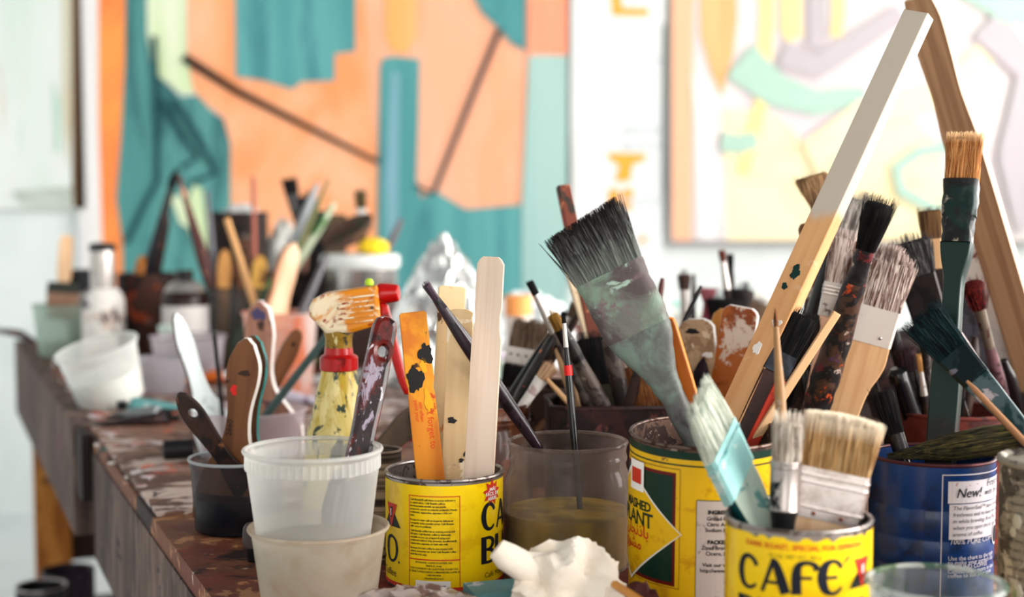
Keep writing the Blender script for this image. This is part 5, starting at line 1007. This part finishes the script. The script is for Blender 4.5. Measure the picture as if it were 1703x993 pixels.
# ================================================================== left part of the table
def tilt(root, rx, ry): root.rotation_euler = (R(rx), R(ry), 0)
milk = plastic('milky_tub', c(226, 228, 226), .6, .3, spots=[(c(236, 236, 232), 6, .5, (1, 1, 1), .1)])
a = onZ(172, 688, TOP); L1 = container('L1', 'tipped_tub', 'white-crusted translucent tub tipped to the left near the table edge', 'tub', 0, 0, .062, .09, [(.047, 0), (.05, .003), (.060, .083), (.0625, .085), (.0625, .09)], m=milk, rimr=.002, thin=True, loc=Vector((a.x, a.y + .05, 0)), base=TOP + .012)
tilt(L1, 12, -12)
MB().lathe([(.0005, .003), (.047, .003), (.053, .045), (.03, .04), (.0005, .042)], 36).build('white_paint', mat('white_gesso', c(232, 232, 226), .5, spots=[(c(232, 222, 170), 14, .64)]), L1)
gcup = plastic('pale_green_cup', c(196, 214, 202), .45, .25, (.9, .97, .93, 1), spots=[(c(70, 110, 92), 10, .63, (1, 1, .6), .08)])
L2 = container('L2', 'green_cup', 'pale green see-through cup with brush standing in it, far left corner', 'cup', 104, 2.92, .058, .105, [(.044, 0), (.046, .003), (.056, .1), (.058, .105)], m=gcup, rimr=.0018, thin=True)
B('flat_brush', 'upside-down brush with bare wooden handle standing in the pale green cup', 'paintbrush', 'L2', (111, 392), (103, 515), 2.93, [('h', [(0, 16), (8, 22), (60, 24), (78, 20)], wood, {'end': 78}), ('f', [(0, 50), (18, 54)], mat('dark_green_ferrule', c(60, 64, 56), .5)), ('f', [(0, 52), (44, 50)], mat('brown_stained_bristles', c(160, 128, 110), .7, spots=[(c(110, 34, 34), 20, .6)]), {'name': 'bristles'})], thick=20)
# white bottle
wb_ = spot(174, 2.78); WB = thing('white_bottle', 'white bottle with dark purple stains and silver neck, far left', 'bottle', (wb_.x, wb_.y, TOP + .0006)); k = 2.78 / F
MB().lathe([(.0005, 0), (33 * k, 0), (35 * k, .004), (35 * k, .126), (30 * k, .140), (22 * k, .150), (.0005, .15)], 36).build('body', mat('white_stained_plastic', c(222, 218, 214), .35, spots=[(c(206, 190, 180), 12, .54), (c(50, 38, 54), 11, .57, (1, 1, .6))]), WB)
MB().lathe([(.0005, .15), (20 * k, .15), (21 * k, .2), (20 * k, .222), (.0005, .222)], 28).build('neck', silver, WB); MB().lathe([(.0005, .222), (22 * k, .222), (22 * k, .234), (16 * k, .238), (.0005, .238)], 28).build('cap', blackh, WB)
a = spot(145, 2.98); q = thing('black_jar', 'squat black-lidded grey jar behind the white stained bottle', 'jar', (a.x, a.y, TOP + .0006)); MB().lathe([(.0005, 0), (.036, 0), (.038, .004), (.038, .13), (.0005, .13)], 28).build('body', mat('grey_jar', c(176, 172, 170), .4), q); MB().lathe([(.0005, .13), (.04, .13), (.04, .172), (.037, .175), (.0005, .175)], 28).build('lid', mat('charcoal_lid', c(44, 46, 52), .5), q)
a = at(178, 404, 2.98)
# brown bottle
bb = spot(310, 2.76); BB = thing('brown_bottle', 'brown glass bottle with white label and black-topped silver cap, left', 'bottle', (bb.x, bb.y, TOP + .0006)); k = 2.76 / F
MB().lathe([(.0005, 0), (36 * k, 0), (38 * k, .004), (38 * k, .130), (34 * k, .145), (26 * k, .152), (.0005, .152)], 36).build('body', mat('brown_glass', c(52, 28, 24), .3), BB)
MB().lathe([(38.6 * k, .012), (38.6 * k, .118)], 36).build('label', mat('white_bottle_label', c(214, 208, 206), .5), BB); MB().lathe([(34.5 * k, .145), (30 * k, .152), (25 * k, .160), (16 * k, .165), (.0005, .165)], 28).build('shoulder', silver, BB); MB().lathe([(.0005, .164), (14 * k, .164), (14 * k, .186), (.0005, .187)], 20).build('cap', blackh, BB)
# clear tubs in front of it
for key, lb, px_, d_, rt, h_, gm in (('L5', 'small clear lidless tub right of the tipped white tub', 268, 2.36, .045, .060, plastic('lilac_clear_tub', c(204, 200, 206), .5)), ('L5b', 'wider clear tub behind the small clear one, in front of the brown bottle', 314, 2.53, .066, .080, plastic('mauve_clear_tub', c(206, 198, 204), .42, .3, spots=[(c(150, 120, 130), 8, .58, (1, 1, 1), .1)]))):
    container(key, 'clear_tub', lb, 'tub', px_, d_, rt, h_, [(rt * .8, 0), (rt * .83, .002), (rt * .97, h_ - .003), (rt, h_)], m=gm, rimr=.0016, thin=True)
c3 = container('L5c', 'plastic_cup', 'small white plastic cup behind the clear tubs', 'cup', 288, 2.42 + .22, .026, .088, [(.02, 0), (.021, .002), (.026, .088)], m=plastic('mint_white_cup', c(214, 226, 220), .2), rimr=.0013, thin=True)
# rusty pot of brushes
L6 = container('L6', 'rusty_pot', 'rusty brown pot of dark brushes left of the brown bottle', 'pot', 246, 3.06, .062, .162, m=mat('rust_brown_pot', c(96, 66, 56), .6, spots=[(c(60, 40, 38), 10, .5), (c(176, 84, 46), 14, .62), (c(150, 124, 116), 18, .62)]))
for lb, tp, lw, prts, sh in (
    ('tall black brush leaning right in the rusty pot', (294, 280), (243, 460), [('b', 34, (8, 16), h_black, {'shape': [(0, .8), (.4, 1), (.8, .5), (1, .1)], 'n': 12}), ('f', [(0, 12), (50, 15)], blackh), ('h', [(0, 15), (90, 18), (200, 12)], mat('navy_lacquer', c(26, 32, 42), .35))], 0),
    ('dark brown flat handle in the rusty pot', (276, 352), (258, 460), [('h', [(0, 12), (20, 20), (120, 18)], dkbrown)], .01),
    ('short orange-tan handle in the rusty pot', (238, 426), (232, 470), [('h', [(0, 12), (14, 22), (60, 20)], mat('orange_tan_wood', c(190, 128, 62), .5))], -.01)):
    B('artist_brush', lb, 'paintbrush', 'L6', tp, lw, 3.05, prts, shift=sh)
L7 = container('L7', 'clear_bucket', 'grey-green see-through bucket crowded with wooden brush handles', 'bucket', 416, 2.80, .078, .150, [(.062, 0), (.065, .003), (.077, .145), (.079, .15)], m=plastic('smoky_green_bucket', c(120, 118, 118), .4, .25, (.8, .8, .8, 1), spots=[(c(50, 62, 52), 7, .55, (1, 1, .8), .1)]), rimr=.0022, thin=True)
for nm, lb, tp, lw, prts, thk, sh in (
    ('flat_brush', 'honey wooden brush handle at the left of the see-through bucket', (374, 416), (372, 482), [('h', [(0, 8), (12, 20), (40, 24), (80, 20)], mat('honey_handle', c(190, 144, 88), .5, streak=(c(150, 104, 60), (70, 70, 6), .7)))], 12, -.02),
    ('flat_brush', 'mustard wooden brush handle in the middle of the see-through bucket', (433, 426), (430, 482), [('h', [(0, 10), (12, 24), (40, 26), (80, 20)], mat('mustard_handle', c(196, 156, 84), .5, spots=[(c(120, 84, 44), 14, .6)]))], 12, -.02),
    ('artist_brush', 'long maroon handle leaning left from the see-through bucket', (297, 292), (350, 472), [('h', [(0, 7), (70, 13), (150, 22), (230, 16)], mat('maroon_brown_handle', c(92, 52, 48), .4, spots=[(c(196, 150, 126), 8, .62)]))], None, .0),
    ('artist_brush', 'slim grey handle beside the long maroon one', (345, 318), (358, 476), [('h', [(0, 6), (60, 9), (180, 11)], mat('grey_handle', c(116, 116, 122), .4))], None, .01),
    ('artist_brush', 'thin rosy stick rising straight from the see-through bucket', (421, 294), (424, 450), [('h', [(0, 7), (160, 9)], mat('rosy_stick', c(176, 112, 96), .5))], None, .03),
    ('artist_brush', 'bright green handle leaning right in the see-through bucket', (476, 436), (440, 488), [('h', [(0, 12), (30, 16), (80, 12)], mat('bright_green_lacquer', c(36, 132, 80), .35, coat=.4))], None, -.02),
    ('flat_brush', 'brown handle between the honey and mustard ones', (402, 424), (404, 482), [('h', [(0, 8), (12, 18), (60, 20)], brownh)], 12, .01)):
    B(nm, lb, 'paintbrush', 'L7', tp, lw, 2.79, prts, thick=thk, shift=sh)
darkpot = mat('brown_black_crust_pot', c(58, 42, 38), .6, spots=[(c(34, 26, 26), 8, .5), (c(120, 84, 66), 10, .6), (c(150, 134, 126), 14, .66)])
L8 = container('L8', 'tall_can', 'tall brown-black paint can behind the see-through bucket', 'can', 398, 3.15, .066, .290, m=darkpot, rimr=.003)
a = at(398, 350, 3.15); crumple('wadded_rag', 'whitish rag stuffed in the tall brown-black can', 'rag', (a.x + .004, a.y, TOP + .262), (.042, .04, .026), 2, mat('white_rag', c(206, 204, 202), .8), 7, .4, 3)
a = spot(470, 3.22); crumple('cloth_bundle', 'bundled white cloth between the tall can and the dark brush jar', 'cloth', (a.x, a.y, TOP), (.038, .045, .145), 7, mat('white_bundle_cloth', c(202, 202, 198), .85, spots=[(c(110, 86, 70), 12, .6)]), 5, .32, 4)
L9 = container('L9', 'brush_jar', 'dark jar packed with grey and green brush handles, left of the steel pail', 'jar', 500, 2.96, .066, .172, m=darkpot)
for nm, lb, tp, lw, prts, thk, sh in (
    ('flat_brush', 'black square-tipped brush, highest in the dark jar', (479, 294), (510, 430), [('b', 30, (26, 24), h_black, {'rag': 4}), ('f', [(0, 22), (30, 18)], blackh), ('h', [(0, 16), (90, 14)], dkbrown)], 14, 0),
    ('artist_brush', 'silver-grey handle leaning right from the see-through bucket', (528, 306), (474, 436), [('h', [(0, 8), (30, 14), (140, 16)], mat('silver_grey_handle', c(164, 168, 170), .35))], None, -.01),
    ('artist_brush', 'thin olive stick leaning farthest right behind the pale varnished handle', (547, 298), (490, 430), [('h', [(0, 5), (60, 9), (140, 10)], mat('olive_stick', c(130, 132, 92), .5))], None, .01),
    ('artist_brush', 'white and green handle leaning right in front of the dark jar', (556, 338), (494, 440), [('h', [(0, 9), (40, 14), (140, 14)], mat('white_green_handle', c(196, 204, 180), .4, spots=[(c(90, 130, 80), 10, .56)]))], None, -.02),
    ('artist_brush', 'black fluffy brush behind the silver-grey handle', (513, 314), (504, 430), [('b', 50, (34, 24), h_black, {'rag': 10, 'round': .4}), ('f', [(0, 20), (40, 18)], darkf), ('h', [(0, 16), (60, 14)], dkbrown)], None, .02),
    ('wooden_bar', 'broad black slat at the right side of the dark jar', (531, 350), (526, 440), [('h', [(0, 28), (120, 28)], blackh)], 12, .01),
    ('artist_brush', 'rosy wood handle in front of the black slat', (508, 372), (504, 440), [('h', [(0, 10), (20, 16), (90, 16)], pinkh)], None, -.03)):
    B(nm, lb, 'paintbrush' if nm != 'wooden_bar' else 'stick', 'L7' if lw[0] in (474, 490, 494) else 'L9', tp, lw, 2.95, prts, thick=thk, shift=sh)
L10 = container('L10', 'plastic_cup', 'pale plastic cup streaked with orange paint, behind the rosy brush', 'cup', 468, 2.36, .062, .136, [(.048, 0), (.05, .003), (.06, .13), (.0625, .136)], m=plastic('orange_streaked_cup', c(224, 206, 200), .3, .3, spots=[(c(232, 128, 74), 9, .54, (1, 1, .6), .08)]), rimr=.0018, thin=True)
B('flat_brush', 'large pale varnished brush handle in the orange-streaked cup', 'paintbrush', 'L10', (487, 404), (452, 524), 2.38, [('h', [(0, 8), (12, 26), (50, 36), (90, 34), (130, 44)], mat('pale_varnished_wood', c(226, 196, 168), .35, streak=(c(196, 140, 96), (60, 60, 5), .7), coat=.3), {'edge': mat('caramel_edge', c(180, 116, 64), .4)})], thick=16, roll=24)
B('stir_stick', 'straight tan dowel slanting into the orange-streaked cup', 'dowel', 'L10', (377, 364), (424, 508), 2.42, [('h', [(0, 11), (200, 13)], mat('tan_dowel', c(206, 164, 118), .5))])
B('palette_knife', 'grey blade handle leaning right in the orange-streaked cup', 'palette knife', 'L10', (544, 424), (498, 530), 2.40, [('h', [(0, 10), (60, 14), (120, 14)], mat('grey_steel_handle', c(120, 118, 122), .4, .5))])
# steel pail with things on its lid
pl = spot(600, 2.86); PL = thing('steel_pail', 'shiny steel pail with a white lid, centre background', 'pail', (pl.x, pl.y, TOP + .0006)); k = 2.86 / F
MB().lathe([(.0005, 0), (56 * k, 0), (58 * k, .004), (62 * k, .185), (.0005, .185)], 40).build('body', mat('bright_steel', c(190, 186, 184), .18, .9), PL); MB().lathe([(.0005, .185), (64 * k, .185), (66 * k, .19), (66 * k, .206), (63 * k, .212), (.0005, .213)], 40).build('lid', mat('white_lid_plastic', c(226, 228, 226), .4), PL)
a = at(617, 404, 2.86); crumple('yellow_sponge', 'yellow sponge on the pail lid', 'sponge', (pl.x + .026, pl.y, TOP + .2135), (.03, .024, .018), 5, mat('yellow_foam', c(246, 214, 64), .8), 4, .15, 3)
q = MB().lathe([(.0005, .002), (.03, 0), (.05, .012), (.058, .028), (.056, .028), (.048, .014), (.03, .004), (.0005, .005)], 32).build('wooden_bowl', mat('brown_grey_bowl', c(104, 82, 72), .5, spots=[(c(70, 92, 74), 14, .6)])); q.location = (pl.x - .018, pl.y + .022, TOP + .2400); q.rotation_euler = (R(20), R(-24), 0); tag(q, 'tilted brown bowl on the steel pail lid', 'bowl')
a = spot(556, 3.12); q = MB().box(-.03, .03, -.006, .006, 0, .29).build('brown_board', mat('olive_brown_board', c(116, 98, 74), .6, streak=(c(92, 76, 58), (40, 40, 4), .7)), smooth=False); q.location = (a.x, a.y, TOP); q.rotation_euler = (R(-6), 0, R(12)); tag(q, 'olive-brown board standing behind the steel pail', 'board')
B('flat_brush', 'olive-haired brush rising behind the tilted bowl', 'paintbrush', None, (599, 312), (613, 574), 3.10, [('b', 36, (22, 18), hair('olive_dark_hair', c(110, 98, 70), c(74, 64, 48)), {'rag': 6}), ('f', [(0, 18), (20, 16)], silver), ('h', [(0, 15), (100, 12), (320, 10)], dkbrown)], thick=12, dlow=3.1)
B('palette_knife', 'thin grey palette knife handle right of the steel pail', 'palette knife', None, (668, 364), (572, 578), 3.05, [('h', [(0, 8), (30, 12), (120, 10)], mat('grey_knife_handle', c(130, 120, 122), .5))], dlow=3.05)
# foil and plastic heaps
foil = mat('crumpled_foil', c(222, 222, 220), .22, .75)
a = spot(738, 2.66); crumple('foil_heap', 'tall peaked heap of crumpled silver foil behind the stir sticks', 'foil', (a.x, a.y, TOP), (.078, .07, .145), 6, foil, 10, .13, 4, True, shape=lambda q: Vector((q.x * (1.15 - .62 * max(q.z, -.4)), q.y * (1.1 - .5 * max(q.z, -.4)), q.z)))
sheet = mat('white_plastic_film', c(232, 234, 234), .35, spots=[(c(206, 212, 214), 8, .56)])
for nm, lb, px_, d_, sz, sd, mm in (('plastic_bundle', 'bundled white plastic sheet right of the foil heap', 872, 2.75, (.085, .06, .075), 11, sheet), ('plastic_bundle', 'small white plastic bundle behind the orange stick', 676, 2.45, (.05, .05, .05), 21, sheet), ('paper_wad', 'wad of mauve-stained white paper behind the pale stir stick', 800, 2.30, (.06, .05, .045), 31, mat('mauve_paper', c(206, 196, 206), .7, spots=[(c(150, 120, 150), 10, .62)])), ('paper_wad', 'pale mint paper wad behind the white-collared brush', 838, 2.12, (.05, .04, .045), 41, mat('mint_paper', c(206, 220, 208), .7, spots=[(c(96, 160, 90), 12, .66)])), ('paper_wad', 'big pale paper pile right of the wide grey brush', 1112, 3.0, (.08, .08, .06), 51, mat('pale_pile_paper', c(228, 226, 222), .7, spots=[(c(150, 204, 194), 7, .6)])), ('paper_wad', 'white paper pile behind the far fine brushes', 1268, 2.9, (.075, .07, .07), 61, mat('white_pile_paper', c(232, 230, 224), .7)), ('cloth_bundle', 'added dark cloth bundle standing in for the shade behind the clay pot', 1500, 1.95, (.17, .07, .075), 71, mat('shade_dark_cloth', c(56, 44, 42), .85, spots=[(c(90, 66, 60), 12, .56)]))):  # last one, the dark cloth, is added to darken gaps between the brushes
    a = spot(px_, d_); crumple(nm, lb, 'bundle' if 'bundle' in nm else 'paper', (a.x, a.y, TOP), sz, sd, mm, 6, .35, 4)
a = spot(862, 2.5); q = thing('orange_pot', 'small orange-lidded pot in front of the white plastic sheet', 'pot', (a.x, a.y, TOP + .0006)); MB().lathe([(.0005, 0), (.02, 0), (.022, .004), (.022, .12), (.0005, .12)], 20).build('body', mat('pale_pot', c(224, 214, 206), .4), q); MB().lathe([(.0005, .12), (.024, .12), (.024, .155), (.0005, .156)], 20).build('lid', mat('orange_lid', c(246, 176, 112), .4), q)
# paint tubes on the board and table
def tube(label, px_, py_, rot, L, w, body, cap):
    a = onZ(px_, py_, TOP); r_ = thing('paint_tube', label, 'paint tube', (a.x, a.y, TOP + .0045 + w * .8), (0, 0, R(rot)), 'paint tubes lying about')
    q = MB(); rs = []
    for u, sx, sz in ((0, 1.15, .08), (.06, 1.12, .1), (.1, 1.1, .16), (.5, 1.05, .62), (.85, 1, .95), (.93, .9, .9), (.97, .5, .5), (1, .42, .42)):
        rs.append([(u * L - L / 2, w * sx * math.cos(i * .5236), w * sz * math.sin(i * .5236) - w * .8 * (1 - sz) * .9) for i in range(12)])
    q.rings(rs).build('tube_body', body, r_); k = MB().rings([[(x, w * .55 * math.cos(i * .5236), w * .55 * math.sin(i * .5236)) for i in range(12)] for x in (L / 2, L / 2 + .014)]); k.build('cap', cap, r_)
pt = lambda n, cc, s: mat(n, cc, .4, .15, spots=[(s, 30, .6)])
tube('teal paint tube with black cap near the small clear tub', 268, 688, 195, .10, .013, pt('teal_tube', c(110, 160, 160), c(180, 196, 196)), blackh)
tube('charcoal paint tube at the far edge of the palette board', 216, 712, 8, .11, .010, pt('charcoal_tube', c(52, 40, 40), c(96, 76, 72)), darkf)
tube('orange paint tube left of the low tub', 330, 640, 30, .09, .012, pt('orange_tube', c(214, 120, 50), c(226, 190, 150)), whiteh)
tube('white and mauve paint tube behind the spray bottle', 500, 676, 160, .11, .014, pt('mauve_tube', c(206, 198, 210), c(150, 130, 150)), blackh)
tube('white paint tube below the orange-streaked cup', 540, 640, 20, .11, .014, pt('white_tube', c(218, 218, 218), c(170, 178, 186)), whiteh)
tube('olive paint tube beside the spray bottle neck', 524, 610, 140, .10, .013, pt('olive_tube', c(110, 106, 60), c(180, 180, 150)), blackh)
tube('violet paint tube between spray bottle and stir sticks', 680, 640, 60, .11, .014, pt('violet_tube', c(190, 150, 196), c(220, 206, 216)), whiteh)
tube('crimson paint tube behind the narrow striped tin', 650, 742, 30, .10, .012, pt('crimson_tube', c(150, 40, 44), c(206, 160, 140)), blackh)
tube('grey paint tube right of the tipped white tub', 226, 700, 340, .09, .012, pt('grey_tube', c(140, 144, 146), c(96, 96, 98)), blackh)
B('flat_brush', 'dull brown leaf-shaped brush handle low between spray bottle and orange stick', 'paintbrush', None, (712, 672), (622, 760), 1.47, [('h', [(0, 10), (14, 34), (50, 44), (90, 36), (130, 30)], mat('dull_olive_wood', c(96, 76, 56), .5, spots=[(c(60, 46, 40), 20, .56)]))], thick=14, roll=10, dlow=1.44)
# cans on the lower shelf
for lb, px_, y_, d_, r_, h_, mm in (('larger dark paint can on the lower shelf with mauve drips', 113, 948, 2.68, .0485, .0, mat('mauve_dark_can', c(72, 60, 70), .45, .3, spots=[(c(120, 104, 120), 12, .58), (c(60, 90, 70), 14, .64)])), ('smaller silver-rimmed dark can in front on the lower shelf', 68, 974, 2.56, .044, .0, mat('grey_dark_can', c(80, 78, 82), .4, .5, spots=[(c(40, 38, 42), 12, .54)]))):
    P = at(px_, y_, d_); container('S', 'paint_can', lb, 'can', 0, 0, r_, P.z - .221, m=mm, rimr=.002, loc=Vector((P.x, P.y, 0)), base=.2205, rimm=silver if 'silver' in lb else None)
pts = [onZ(-14, 556, TOP) + Vector((0, 0, .010)), onZ(16, 561, TOP) + Vector((0, 0, .012)), onZ(34, 566, TOP) + Vector((0, 0, .014)), onZ(58, 575, TOP) + Vector((0, 0, .010))]
o0 = pts[0].copy(); tw_ = MB().tube([p - o0 for p in pts], [.004, .008, .010, .005], 8).build('rag_twist', mat('rust_dark_rag', c(70, 44, 34), .7, spots=[(c(170, 96, 50), 20, .6)])); tw_.location = o0; tag(tw_, 'dark rust-stained rag twist over the far left table corner', 'rag')
print('WARN', *WARN, sep='\n  ')
